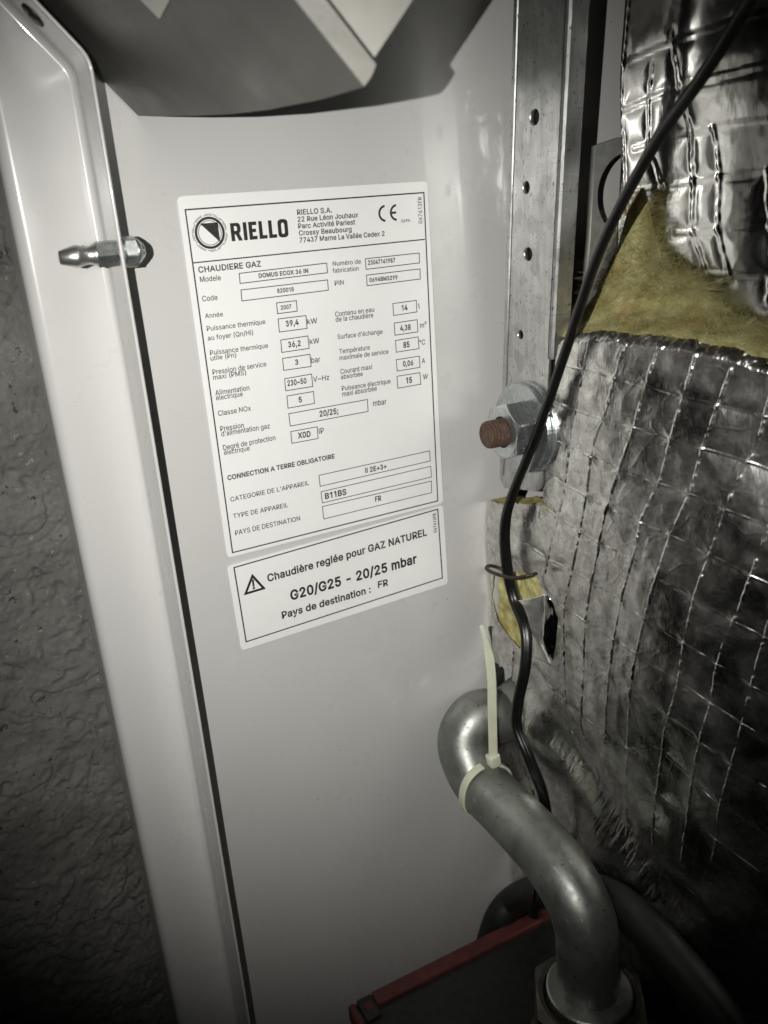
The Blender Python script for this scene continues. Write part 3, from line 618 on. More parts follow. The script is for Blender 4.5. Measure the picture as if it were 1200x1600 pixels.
texts_gas = [
 (K3, 'Chaudière reglée pour GAZ NATUREL', (279,786), (1064,556), (272,752), .02), (K3, 'G20/G25 - 20/25 mbar', (393,877), (1014,692), (385,833), .026),
 (K3, 'Pays de destination :', (350,968), (787,838), (344,936), .02), (K3, 'FR', (823,816), (873,803), (818,786), .02), (K3, '067613FR', (1112,541), (1107,446), (1098,541), .012),
]
boxes_plate = [
 (K1, [(296,449),(686,403),(690,446),(300,494)]), (K1, [(859,384),(1099,358),(1101,402),(862,431)]), (K1, [(304,523),(690,478),(694,524),(308,572)]), (K1, [(864,457),(1103,429),(1104,474),(867,504)]),
 (K2, [(452,37),(538,27),(542,73),(456,84)]), (K2, [(459,107),(580,92),(585,148),(464,164)]), (K2, [(470,199),(588,181),(594,235),(475,253)]), (K2, [(478,279),(597,261),(603,314),(483,331)]),
 (K2, [(487,368),(604,347),(610,401),(492,420)]), (K2, [(497,443),(613,423),(617,475),(502,496)]), (K2, [(505,520),(848,458),(851,510),(512,574)]), (K2, [(514,598),(629,577),(633,628),(519,649)]),
 (K2, [(959,40),(1061,26),(1064,76),(962,92)]), (K2, [(965,125),(1065,110),(1068,163),(968,178)]), (K2, [(970,201),(1069,185),(1073,236),(974,252)]), (K2, [(974,285),(1074,269),(1077,318),(978,334)]), (K2, [(977,357),(1077,341),(1081,391),(981,409)]),
 (K3, [(531,261),(1077,140),(1080,190),(537,315)]), (K3, [(541,342),(1083,216),(1086,269),(548,397)]), (K3, [(548,415),(1086,289),(1087,346),(555,476)]),
]
plate = thing('rating_plate_sticker', tuple(UY(360, 868, 0)), 'large white data sticker of framed values, the upper of the two on the white panel', 'sticker')
outer1 = [on(276, 307), on(668, 283), on(692.5, 786), on(355, 872)]
link('backing', flat_plate(rounded_poly(outer1, 0.0022), -0.0001, YS, 'backing'), MST, plate)
frame1 = [on(289.3, 327.8), on(662, 301), on(683.7, 782.5), on(363.2, 863.3)]
link('printed_frame', strokes([frame1], 0.00052), MINK, plate)
link('divider_line', strokes([[K1(91, 402), K1(1125, 297)]], 0.00045, closed=False), MINK, plate)
link('field_boxes', strokes([[k(*p) for p in q] for k, q in boxes_plate], 0.00032), MINK, plate)
link('lettering', join([text_mesh(t, k(*a), k(*b), k(*c), bo) for k, t, a, b, c, bo in texts_plate], 'lettering'), MINK, plate)
# brand name in heavy condensed letters, built from strokes
def heavy_word():
    a, b, tl = K1(263, 306), K1(517, 285), K1(258, 225)
    u = b - a; wl = np.linalg.norm(u); u /= wl; v = np.array([-u[1], u[0]]); h = (tl - a) @ v
    me = []
    def poly(pts, hole=None):
        return curve_plate([pts] + ([hole] if hole else []), 0.00004, lambda x, y, t: (*(a + u * x * wl + v * y * h), 0) , 'g')
    def put(loops):
        m = curve_plate(loops, 0.004, lambda x, y, t: (x, y, 0.0), 'g')
        for vt in m.vertices:
            q = a + u * vt.co.x * wl + v * vt.co.y * h; vt.co = Vector((q[0], YI, q[1]))
        return m
    def rr(x0, y0, x1, y1, rx, ry, n=7):
        o = []
        for cx, cy, s in ((x1 - rx, y1 - ry, 0), (x0 + rx, y1 - ry, 90), (x0 + rx, y0 + ry, 180), (x1 - rx, y0 + ry, 270)):
            for k in range(n): 
                t = math.radians(s + 90 * k / (n - 1)); o.append((cx + rx * math.cos(t), cy + ry * math.sin(t)))
        return o
    G = []
    s = 0.062
    # R
    G.append([[(0, 0), (s, 0), (s, .36), (.082, .36), (.125, 0), (.19, 0), (.142, .42), (.165, .5), (.172, .62), (.172, .78), (.16, .92), (.13, 1), (0, 1)],
              [(s, .56), (.098, .56), (.11, .62), (.11, .76), (.098, .82), (s, .82)]])
    G.append([[(.215, 0), (.277, 0), (.277, 1), (.215, 1)]])
    G.append([[(.31, 0), (.45, 0), (.45, .2), (.372, .2), (.372, .41), (.435, .41), (.435, .6), (.372, .6), (.372, .8), (.45, .8), (.45, 1), (.31, 1)]])
    for x in (.485, .655): G.append([[(x, 0), (x + .14, 0), (x + .14, .2), (x + s, .2), (x + s, 1), (x, 1)]])
    G.append([rr(.82, -.02, 1.0, 1.02, .07, .2), rr(.882, .18, .938, .82, .026, .12)])
    return join([put(g) for g in G], 'brand_name')
link('brand_name', heavy_word(), MINK, plate)
ec = K1(165, 268); eu = (K1(233, 262) - K1(97, 274)); eR = np.linalg.norm(eu) / 2
def emblem():
    ms = [ring(ec, eR * .82, eR * .98), ring(ec, eR * .72, eR * .76)]
    for k in range(10): ms.append(arc(ec, eR * 1.05, eR * 1.085, 36 * k + 3, 36 * k + 33, 8))
    for k in range(7): ms.append(arc(ec, eR * 1.125, eR * 1.15, 51 * k + 9, 51 * k + 47, 8))
    tri = [K1(120, 227), K1(200, 221), K1(211, 309)]
    ms.append(mesh('t', [(p[0], YI, p[1]) for p in tri], [(0, 1, 2)]))
    return join(ms, 'emblem')
link('round_emblem', emblem(), MINK, plate)
def ce_mark():
    hC = np.linalg.norm(K1(930, 143) - K1(934, 219)); r1 = hC / 2; r0 = r1 * 0.74
    cC, cE = K1(949, 181), K1(1000, 177)
    ms = [arc(cC, r0, r1, 95, 265), arc(cE, r0, r1, 95, 265)]
    y = cE[1]; t = (r1 - r0) / 2; ms.append(mesh('b', [(cE[0] - r1 * .98, YI - 1e-5, y - t), (cE[0] - r1 * .12, YI - 1e-5, y - t), (cE[0] - r1 * .12, YI - 1e-5, y + t), (cE[0] - r1 * .98, YI - 1e-5, y + t)], [(0, 1, 2, 3)]))
    return join(ms, 'ce')
link('conformity_mark', ce_mark(), MINK, plate)

gas = thing('gas_setting_sticker', tuple(UY(377, 1017, 0)), 'smaller white sticker with a warning triangle, below the large data sticker', 'sticker')
outer2 = [on(354.5, 884.5), on(692.5, 789), on(700, 912), on(377, 1017)]
link('backing', flat_plate(rounded_poly(outer2, 0.0022), -0.0001, YS, 'backing'), MST, gas)
link('printed_frame', strokes([[on(365.5, 886.7), on(683.7, 795.5), on(691, 902.9), on(384.5, 1002.6)]], 0.00055), MINK, gas)
link('lettering', join([text_mesh(t, k(*a), k(*b), k(*c), bo) for k, t, a, b, c, bo in texts_gas], 'lettering'), MINK, gas)
tri = [K3(203, 757), K3(259, 818), K3(169, 845)]
ex = text_mesh('!', K3(205, 822), K3(216, 819), K3(198, 779), 0.03)
link('warning_triangle', join([strokes([tri], 0.00105), ex], 'warning_triangle'), MINK, gas)

# ------------------------------------------------------------------ clip stud through the flange
SY, SZ = -0.0217, 0.0594
stud = thing('clip_stud', (XF, SY, SZ), 'shiny nickel catch stud pointing left through the white flange', 'stud')
x0 = -0.0902 - XF
prof = [(x0, 0.0018), (x0 + .0003, 0.0022), (x0 + .0052, 0.0036), (x0 + .0060, 0.00365), (x0 + .0066, 0.0034), (x0 + .0082, 0.0029), (x0 + .0095, 0.0029), (x0 + .0108, 0.0033), (x0 + .0118, 0.0038), (x0 + .0122, 0.0038)]
link('stud_tip', lathe(prof, (XF, SY, SZ), (1, 0, 0), 48), MSTUD, stud, smooth=True)
link('hex_shank', hexprism((XF, SY, SZ), (1, 0, 0), x0 + .0116, 0.0, 0.0078, rot=0.35), MZ, stud)
link('washer', lathe([(TH, 0.0052), (TH + .0007, 0.0052)], (XF, SY, SZ), (1, 0, 0), 40), MZ, stud)
link('hex_nut', hexprism((XF, SY, SZ), (1, 0, 0), TH + .0007, TH + .0048, 0.0090, rot=0.5), MZ, stud)
link('dome_end', lathe([(TH + .0046, 0.0042), (TH + .0054, 0.0041), (TH + .0062, 0.0034), (TH + .0066, 0.0028), (TH + .0070, 0.0027), (TH + .0076, 0.0019), (TH + .0078, 0.0005)], (XF, SY, SZ), (1, 0, 0), 40), MZ, stud, smooth=True)

# ------------------------------------------------------------------ grey metal hood / duct corner at the top
def hood():
    YB = -0.147
    Bp = UY(588, 101, YB); S1 = UY(510, 0, YB); s1 = (S1 - Bp) / np.linalg.norm(S1 - Bp)
    S2 = UY(655, 0, YB); s2 = (S2 - Bp) / np.linalg.norm(S2 - Bp)
    A0, E0 = UY(216, 181, -0.001), UY(569, 135, -0.144)
    pn = np.cross(s1, E0 - A0)
    def flat(px, py):                                  # point of the flat underside seen at a pixel
        w_ = _ray(px, py); return CAM + w_ * (((A0 - CAM) @ pn) / (w_ @ pn))
    edge = [flat(*q) for q in ((216, 181), (260, 181.5), (306, 181), (360, 178.5), (420, 171.5), (500, 156), (545, 143), (569, 135))]
    root = thing('sheet_metal_duct', tuple(Bp), 'grey folded sheet metal duct corner sticking out above the stickers', 'duct')
    rows = [[e + s1 * t for t in (0, .02, .05, .09, .16)] for e in edge]
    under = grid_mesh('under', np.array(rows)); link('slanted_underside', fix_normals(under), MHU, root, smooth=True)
    # front: a folded lip, then the recessed front sheet
    lipw = 0.0075; rec = np.array([0, 0.004, 0])
    e0 = edge[-1]; cr = Bp
    L = [e0, e0 * .75 + cr * .25 - s1 * 0.0002, e0 * .4 + cr * .6 - s1 * 0.0003, cr]
    R_ = np.array([[p + s1 * t for t in (0, .02, .05, .09, .16)] for p in L]); R_[0] = rows[-1]
    link('folded_lip', fix_normals(grid_mesh('lip', R_)), MLIP, root, smooth=True)
    a = cr
    Q = np.array([[a + s1 * t, a + rec + s2 * 0.0002 + s1 * t] for t in (0, .16)]); link('lip_return', grid_mesh('ret', Q), MHU, root)
    far = cr + s2 * 0.14
    G = np.array([[a + rec + (far - a) * k + s1 * t for t in (0, .05, .16)] for k in (0, .5, 1)])
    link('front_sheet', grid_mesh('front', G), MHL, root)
    # right-hand side running back to the panel (seen only as shadow)
    back = np.array([0.0, 1.0, 0.0])
    depth = 0.06
    G = np.array([[cr + (far - cr) * k + back * q for q in (0.0045, depth * .5, depth)] for k in (0, .5, 1)])
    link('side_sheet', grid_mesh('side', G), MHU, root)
    # added tab on the underside; its pale colour stands in for a bright glint
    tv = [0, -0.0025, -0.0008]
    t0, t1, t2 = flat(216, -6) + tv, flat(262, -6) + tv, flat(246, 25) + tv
    link('glint_tab', mesh('tab', [t0, t2, t1, t0 + [0, .0015, 0], t2 + [0, .0015, 0], t1 + [0, .0015, 0]], [(0, 1, 2), (5, 4, 3), (0, 3, 4, 1), (1, 4, 5, 2)]), MHL, root)
hood()

# ------------------------------------------------------------------ lower insulation blanket
XFO = 0.0887; XU = 0.1265
RB = 0.30
def bend(Y):
    q = np.clip(-0.045 - np.asarray(Y, float), 0, 0.22); return RB - np.sqrt(RB * RB - q * q)
def UB(px, py, X0):
    """point of the round boiler jacket seen at a pixel"""
    X = X0
    for _ in range(30):
        p = UX(px, py, X); X += 0.6 * (X0 + float(bend(p[1])) - X)
    return UX(px, py, X)
C3 = lambda x, y: (700 + x / 2.4, 450 + y / 2.4)
C4 = lambda x, y: (700 + x / 2.4, 850 + y / 2.4)
def fp(k, pts, X=XFO): return [tuple(UB(*k(*p), X)[1:]) for p in pts]
VT = [fp(C3, [(540,190),(520,300),(490,450),(460,600),(440,740),(410,870),(380,960),(358,1080)]) + fp(C4, [(360,140)]),
      fp(C3, [(665,205),(630,330),(605,450),(560,560),(540,640),(520,780),(490,920),(460,1060)]) + fp(C4, [(455,120),(435,215),(430,300),(432,430),(440,560),(450,660),(480,790)]),
      fp(C3, [(778,210),(745,340),(705,500),(660,630),(610,780),(590,840),(560,960)]) + fp(C4, [(560,20),(530,150),(510,290),(505,400),(505,540),(500,680),(520,770),(545,900)]),
      fp(C3, [(915,240),(880,380),(830,560),(790,720),(720,870),(700,1000)]) + fp(C4, [(700,30),(650,190),(620,340),(600,480),(595,600),(590,740),(595,870)]),
      fp(C3, [(1050,290),(1000,430),(945,600),(905,760),(830,930)]) + fp(C4, [(815,30),(770,180),(740,290),(700,440),(680,560),(670,700),(668,860),(670,1040)]),
      fp(C3, [(1195,390),(1140,590),(1065,750),(1020,900)]) + fp(C4, [(990,20),(935,190),(895,350),(870,510),(845,600),(800,720),(785,860),(780,1000),(775,1200)]),
      fp(C3, [(1290,500),(1250,720),(1200,920)]) + fp(C4, [(1165,60),(1100,250),(1050,350),(1010,480),(990,600),(950,720),(915,880),(900,1000),(880,1190)]),
      fp(C4, [(1290,-100),(1240,200),(1200,350),(1150,520),(1110,680),(1070,830),(1040,930),(1010,1050),(990,1190)]),
      fp(C4, [(250,400),(245,550),(260,750),(310,950)])]
HT = [fp(C3, [(430,285),(530,310),(630,340),(760,375),(900,420),(960,435),(1200,495),(1400,545)]), fp(C3, [(405,430),(500,460),(590,490),(700,525),(820,570),(960,610),(1120,660),(1200,690),(1400,760)]),
      fp(C3, [(390,565),(470,600),(560,640),(640,680),(780,735),(910,780),(1060,840),(1200,890),(1400,970)]), fp(C3, [(380,700),(430,735),(520,780),(610,830),(715,880),(830,930),(980,1000),(1110,1060),(1200,1100),(1400,1190)]),
      fp(C3, [(350,820),(410,860),(490,915),(570,960),(690,1020),(800,1090),(935,1170)]) + fp(C4, [(1085,290),(1200,345),(1400,450)]),
      fp(C3, [(220,900),(280,950),(370,1020),(460,1060)]) + fp(C4, [(530,145),(640,210),(740,280),(890,370),(1020,450),(1200,560),(1400,670)]),
      fp(C4, [(360,180),(400,220),(510,290),(620,360),(715,415),(860,510),(1000,605),(1110,670),(1200,730),(1400,850)]), fp(C4, [(235,395),(330,470),(390,545)]), fp(C4, [(410,310),(500,405),(600,490),(680,555),(830,660),(1000,780),(1200,910)]),
      fp(C4, [(360,510),(450,600),(590,710),(700,790)]), fp(C4, [(810,800),(920,890),(1000,960),(1060,1000),(1200,1110)]), fp(C4, [(700,870),(820,970),(1000,1110),(1200,1260)])]
dv = random.Random(3)
blanket = thing('insulation_blanket', (XFO, -0.02, -0.36), 'crinkled silver foil insulation blanket with stitched squares, torn open beside the black cable', 'insulation')
dY, dZ = 0.00032, 0.00032
ys = np.arange(-0.205, -0.0009, dY); vs = np.linspace(0, 1, 1180)
YY, VV = np.meshgrid(ys, vs, indexing='ij')
tl_ = sorted([tuple(UB(px, py - 3, XFO)[1:]) for px, py in ((885,527),(935,523),(1020,530),(1100,545),(1200,575),(1290,612))])
ztop = np.interp(YY, [q[0] for q in tl_] + [0.0], [q[1] for q in tl_] + [tl_[-1][1]])
ztop = ztop + 0.0006 * vfbm(YY * 220, YY * 0 + 3, 3)
ZZ = -0.37 + (ztop + 0.37) * VV
dvt = np.min([polydist(YY, ZZ, p) for p in VT], axis=0); dht = np.min([polydist(YY, ZZ, p) for p in HT], axis=0)
fray = 0.6 + 0.7 * vfbm(YY * 300, ZZ * 420, 2)
h = 0.0007 * (1 - np.exp(-np.minimum(dvt, dht) / 0.004))            # pillowed squares
h += 0.00066 * np.exp(-(dvt / 0.00042) ** 2) * np.clip(fray, 0.2, 1.3) + 0.0004 * np.exp(-(dvt / 0.0022) ** 2)   # upright threads
h += 0.00042 * np.exp(-(dht / 0.00038) ** 2) * np.clip(0.75 + .8 * vnoise(YY * 300 + 9, ZZ * 300), 0.25, 1.4)
h += 0.0022 * vfbm(YY * 17 + 4, ZZ * 14, 2) + 0.00010 * vfbm(YY * 130, ZZ * 100, 3, .5)
creases = 1 - np.abs(vfbm(YY * 60 + ZZ * 35 + 11, ZZ * 55, 3)); h += 0.00016 * np.clip(creases - 0.88, 0, 1) * 4
# swelling beside the panel, and the sagging crumpled band near the pipe
h += 0.004 * np.exp(-((YY + 0.008) / 0.016) ** 2 - ((ZZ + 0.090) / 0.03) ** 2)
low = 1 / (1 + np.exp((ZZ + 0.255) / 0.018)); h -= 0.012 * low
band = polydist(YY, ZZ, fp(C4, [(330,560), (420,720), (545,930), (640,1080), (720,1210), (800,1330)]))
diag = vfbm((YY * 1.0 + ZZ * 0.35) * 520, (ZZ - YY) * 60, 3, .6)
lowm = 1 / (1 + np.exp((ZZ + 0.20) / 0.01))
h += 0.0006 * lowm * np.exp(-(band / 0.010) ** 2) * diag - 0.0035 * np.exp(-(band / 0.012) ** 2)
h += 0.0105 * np.exp(-((YY + 0.040) / 0.017) ** 2 - ((ZZ + 0.178) / 0.022) ** 2)
# the rounded, crumpled top edge rolls back over the wool
roll = np.clip((ZZ - (ztop - 0.004)) / 0.004, 0, 1)
h -= 0.0045 * roll ** 2.2 * (1 + 0.25 * vfbm(YY * 300, ZZ * 100, 3))
h += 0.0011 * roll * vfbm(YY * 420, ZZ * 260, 4, .65)
PT = np.stack([XFO + bend(YY) - h, YY, ZZ], -1)
nu, nv = YY.shape; idx = np.arange(nu * nv).reshape(nu, nv)
# notch for the steel rail, and the torn slit
yn = np.interp(ZZ, [-0.066, -0.055, -0.03, 0.0, 0.02], [-0.0405, -0.0425, -0.0455, -0.0505, -0.0545]) + 0.0006 * vfbm(YY * 200, ZZ * 200, 2)
znotch = np.interp(YY, [-0.041, -0.03, -0.012, 0], [-0.0605, -0.064, -0.069, -0.071]) + 0.0008 * vfbm(YY * 260, ZZ * 260, 2)
hole = (YY > yn) & (ZZ > znotch)
slit = fp(lambda x, y: (x, y), [(779, 897), (772, 930), (780, 968), (795, 992), (813, 1012), (826, 1010), (842, 985), (838, 950), (846, 925), (838, 903), (815, 893)])
def inside(y, z, poly):
    c = np.zeros(y.shape, bool); j = len(poly) - 1
    for i in range(len(poly)):
        yi, zi = poly[i]; yj, zj = poly[j]
        c ^= ((zi > z) != (zj > z)) & (y < (yj - yi) * (z - zi) / (zj - zi + 1e-12) + yi); j = i
    return c
hole |= (((ZZ + 0.178) / 0.0185) ** 2 + ((YY + 0.012) / 0.0185) ** 2 < 1 + 0.12 * vnoise(YY * 500, ZZ * 500))
hole |= inside(YY + 0.0004 * vnoise(ZZ * 400, YY * 400), ZZ, slit)
ok = ~(hole[:-1, :-1] | hole[1:, :-1] | hole[1:, 1:] | hole[:-1, 1:])
F = np.stack([idx[:-1, :-1], idx[1:, :-1], idx[1:, 1:], idx[:-1, 1:]], -1)[ok]
V = PT.reshape(-1, 3); used = np.unique(F); remap = np.full(len(V), -1); remap[used] = np.arange(len(used))
link('foil_facing', grid_from('foil_facing', V[used], remap[F]), MF, blanket, smooth=True)

# wool: fuzzy surfaces plus loose fibres
def fibres(pts, normals, n, lmin, lmax, wd, spread=0.8):
    V = []; Fc = []
    for _ in range(n):
        i = rng.integers(len(pts)); p = np.array(pts[i]); nrm = np.array(normals[i])
        d = rng.normal(size=3); d -= nrm * (d @ nrm) * (1 - 0.35 * spread); d /= np.linalg.norm(d)
        if d @ nrm < 0: d -= 1.6 * nrm * (d @ nrm)
        bend = rng.normal(size=3) * 0.5; L = rng.uniform(lmin, lmax); s = np.cross(d, rng.normal(size=3)); s /= np.linalg.norm(s); k = 4; b = len(V)
        for j in range(k + 1):
            t = j / k; q = p + d * L * t + bend * L * t * t * 0.6 - nrm * 0.0004; ww = wd * (1 - 0.7 * t)
            V += [q - s * ww, q + s * ww]
        for j in range(k): Fc.append((b + 2 * j, b + 2 * j + 1, b + 2 * j + 3, b + 2 * j + 2))
    return mesh('fibres', V, Fc)
def wool_sheet(P, nfib, lmin=0.002, lmax=0.007, wd=0.00005):
    me = grid_mesh('w', P); me.update()
    co = np.array([v.co[:] for v in me.vertices]); no = np.array([v.normal[:] for v in me.vertices])
    return co, no, me
def add_wool(name, P, nfib, outward, parent, lmin=0.002, lmax=0.008, wd=0.00005, label=None, mat=None):
    me = grid_mesh('w', P); co = np.array([v.co[:] for v in me.vertices]); no = np.array([v.normal[:] for v in me.vertices])
    sg = np.sign(no @ np.array(outward)); sg[sg == 0] = 1; no = no * sg[:, None]
    fb = fibres(co, no, nfib, lmin, lmax, wd)
    tops = co[:, 2] > np.percentile(co[:, 2], 90)
    fl_ = fibres(co[tops], no[tops] * 0.3 + np.array(outward) * 0.7, nfib // 4, lmin * 2, lmax * 1.6, wd)
    return link(name, join([me, fb, fl_], name), mat or MW, parent, smooth=True, label=label)
# top edge of the lower blanket
gy = np.linspace(-0.21, -0.012, 330); gx = np.linspace(0.0940, 0.1285, 110); GY, GX = np.meshgrid(gy, gx, indexing='ij')
Zt = np.interp(GY, [q[0] for q in tl_] + [0.0], [q[1] for q in tl_] + [tl_[-1][1]]) + 0.0005
fx = (GX - 0.0940) / 0.0345
Zw = Zt - 0.003 * (1 - np.clip(fx * 6, 0, 1)) ** 2 + 0.003 * np.sin(fx * 3) + 0.0010 * vfbm(GY * 70, GX * 70, 3, .45)
pk = UB(992, 322, 0.1205)
q = ((GX - 0.1225) / 0.0125) ** 2 + ((GY - pk[1] + 0.004 * vfbm(GX * 90, GY * 90, 2)) / 0.0150) ** 2
mh = pk[2] - 0.0175
m1 = mh * (0.60 * np.exp(-q ** 1.2) + 0.40 * np.exp(-(q * 2.2) ** 1.2)) * (1 + 0.16 * vfbm(GY * 100, GX * 100, 2)) + 0.0012 * np.exp(-q * .6) * vfbm(GY * 260, GX * 260, 2)
m2 = 0.015 * np.exp(-((GX - 0.1235) / 0.011) ** 2 - ((GY - pk[1] + 0.022) / 0.016) ** 2)
Zw = Zw + m1 + m2
add_wool('glass_wool_core', np.stack([GX + bend(GY), GY, Zw], -1), 22000, (0, 0, 1), blanket, 0.002, 0.008, 0.00006)
# wool seen in the notch under the rail and through the slit
gy = np.linspace(-0.048, -0.001, 60); gx = np.linspace(0.0885, 0.103, 20); GY, GX = np.meshgrid(gy, gx, indexing='ij')
Zn = np.interp(GY, [-0.041, -0.03, -0.012, 0], [-0.0600, -0.0635, -0.0685, -0.0705]) + 0.0008 * vfbm(GY * 300, GX * 300, 3) - 0.001
add_wool('glass_wool_ledge', np.stack([GX, GY, Zn], -1), 260, (0, 0, 1), blanket, 0.001, 0.003, 0.00004)
gy = np.linspace(-0.062, -0.0008, 100); gz = np.linspace(-0.145, -0.082, 90); GY, GZ = np.meshgrid(gy, gz, indexing='ij')
Xs = XFO + 0.0045 - 0.0030 * np.exp(-((GY + 0.035) / 0.02) ** 2 - ((GZ + 0.105) / 0.02) ** 2) + 0.0008 * vfbm(GY * 160, GZ * 160, 4)
add_wool('glass_wool_tear', np.stack([Xs, GY, GZ], -1), 1400, (-1, 0, 0), blanket, 0.001, 0.004, 0.00005, mat=MW2)
# torn foil flap: folded back, bright outside, with a dark hollow side
fl1 = [UX(812, 937, 0.0835), UX(848, 930, 0.079), UX(852, 966, 0.081), UX(846, 1000, 0.0825), UX(826, 962, 0.083)]
def flap(cols, name, mat):
    G = []
    for (a, b, c) in cols:
        G.append([(1 - t) ** 2 * a + 2 * t * (1 - t) * b + t * t * c for t in np.linspace(0, 1, 14)])
    G = np.array(G); s = []
    for k in np.linspace(0, len(G) - 1, 26):
        i = min(int(k), len(G) - 2); s.append(G[i] * (1 - (k - i)) + G[i + 1] * (k - i))
    G = np.array(s)
    for i in range(G.shape[0]):
        for j in range(G.shape[1]): G[i, j, 0] += 0.0003 * fbm(G[i, j] * 260)
    o = link(name, grid_mesh(name, G), mat, blanket, smooth=True)
    md = o.modifiers.new('thickness', 'SOLIDIFY'); md.thickness = 0.00018; return o
flap([(UX(808, 938, 0.0775), UX(832, 936, 0.0800), UX(851, 928, 0.0830)), (UX(817, 945, 0.0778), UX(834, 946, 0.0803), UX(850, 940, 0.0830)),
      (UX(826, 968, 0.0795), UX(838, 970, 0.0812), UX(848, 966, 0.0832)), (UX(834, 1008, 0.0850), UX(842, 1010, 0.0820), UX(847, 1000, 0.0850)), (UX(836, 1028, 0.0868), UX(850, 1034, 0.0845), UX(862, 1042, 0.0868))], 'foil_flap', MF3)
flap([(UX(850, 929, 0.0826), UX(857, 930, 0.0832), UX(863, 940, 0.0840)), (UX(850, 960, 0.0826), UX(862, 962, 0.0835), UX(872, 966, 0.0852)),
      (UX(848, 1000, 0.0805), UX(860, 1004, 0.0830), UX(869, 1006, 0.0855)), (UX(856, 1024, 0.0830), UX(860, 1028, 0.0840), UX(864, 1034, 0.0855))], 'foil_flap', MF2)

# ------------------------------------------------------------------ upper inner blanket
XU = 0.1265
CU = lambda x, y: (700 + x / 2.4, y / 2.4)
up_b = thing('inner_insulation_blanket', (XU, -0.07, 0.01), 'smooth shiny foil blanket standing above the yellow wool, behind the black cable', 'insulation')
HU = [fp(CU, q, XU) for q in ([(640,245),(780,185),(1050,95),(1300,20)], [(650,415),(780,360),(900,320),(1050,280),(1300,220)], [(680,560),(830,515),(990,475),(1150,455),(1300,440)], [(670,720),(790,700),(1000,665),(1190,640)], [(840,875),(905,872),(1010,860),(1180,850),(1300,845)], [(820,1040),(960,1030),(1190,1030)])]
VU = [fp(CU, q, XU) for q in ([(668,0),(655,250),(640,450),(650,800)], [(770,240),(750,380),(742,540),(790,700)], [(850,130),(905,490),(898,600),(905,690),(905,870),(970,1050)], [(990,475),(1005,640),(1003,760),(1000,860),(1050,1050)], [(1190,640),(1185,740),(1200,900),(1200,1130)])]
y1 = UX(962, 100, XU)[1]
ys = np.linspace(-0.205, y1 + 0.004, 240); zs = np.linspace(0.0, 0.30, 330); YY, ZZ = np.meshgrid(ys, zs, indexing='ij')
dvt = np.min([polydist(YY, ZZ, p) for p in VU], axis=0); dht = np.min([polydist(YY, ZZ, p) for p in HU], axis=0)
h = 0.0006 * (1 - np.exp(-(np.minimum(dvt, dht) / 0.0028) ** 1.5)) + 0.0006 * np.exp(-(dvt / 0.0008) ** 2) * (0.7 + 0.6 * vnoise(YY * 800, ZZ * 800)) + 0.0005 * np.exp(-(dht / 0.0007) ** 2)
h += 0.0028 * vfbm(YY * 24 + 7, ZZ * 17 + 2, 2) + 0.00006 * vfbm(YY * 150, ZZ * 130, 3)
e = np.clip((YY - (y1 - 0.004)) / 0.008, 0, 1); h -= 0.012 * e ** 2
link('foil_facing', grid_mesh('foil_facing', np.stack([XU + bend(YY) - h, YY, ZZ], -1)), MF2, up_b, smooth=True)

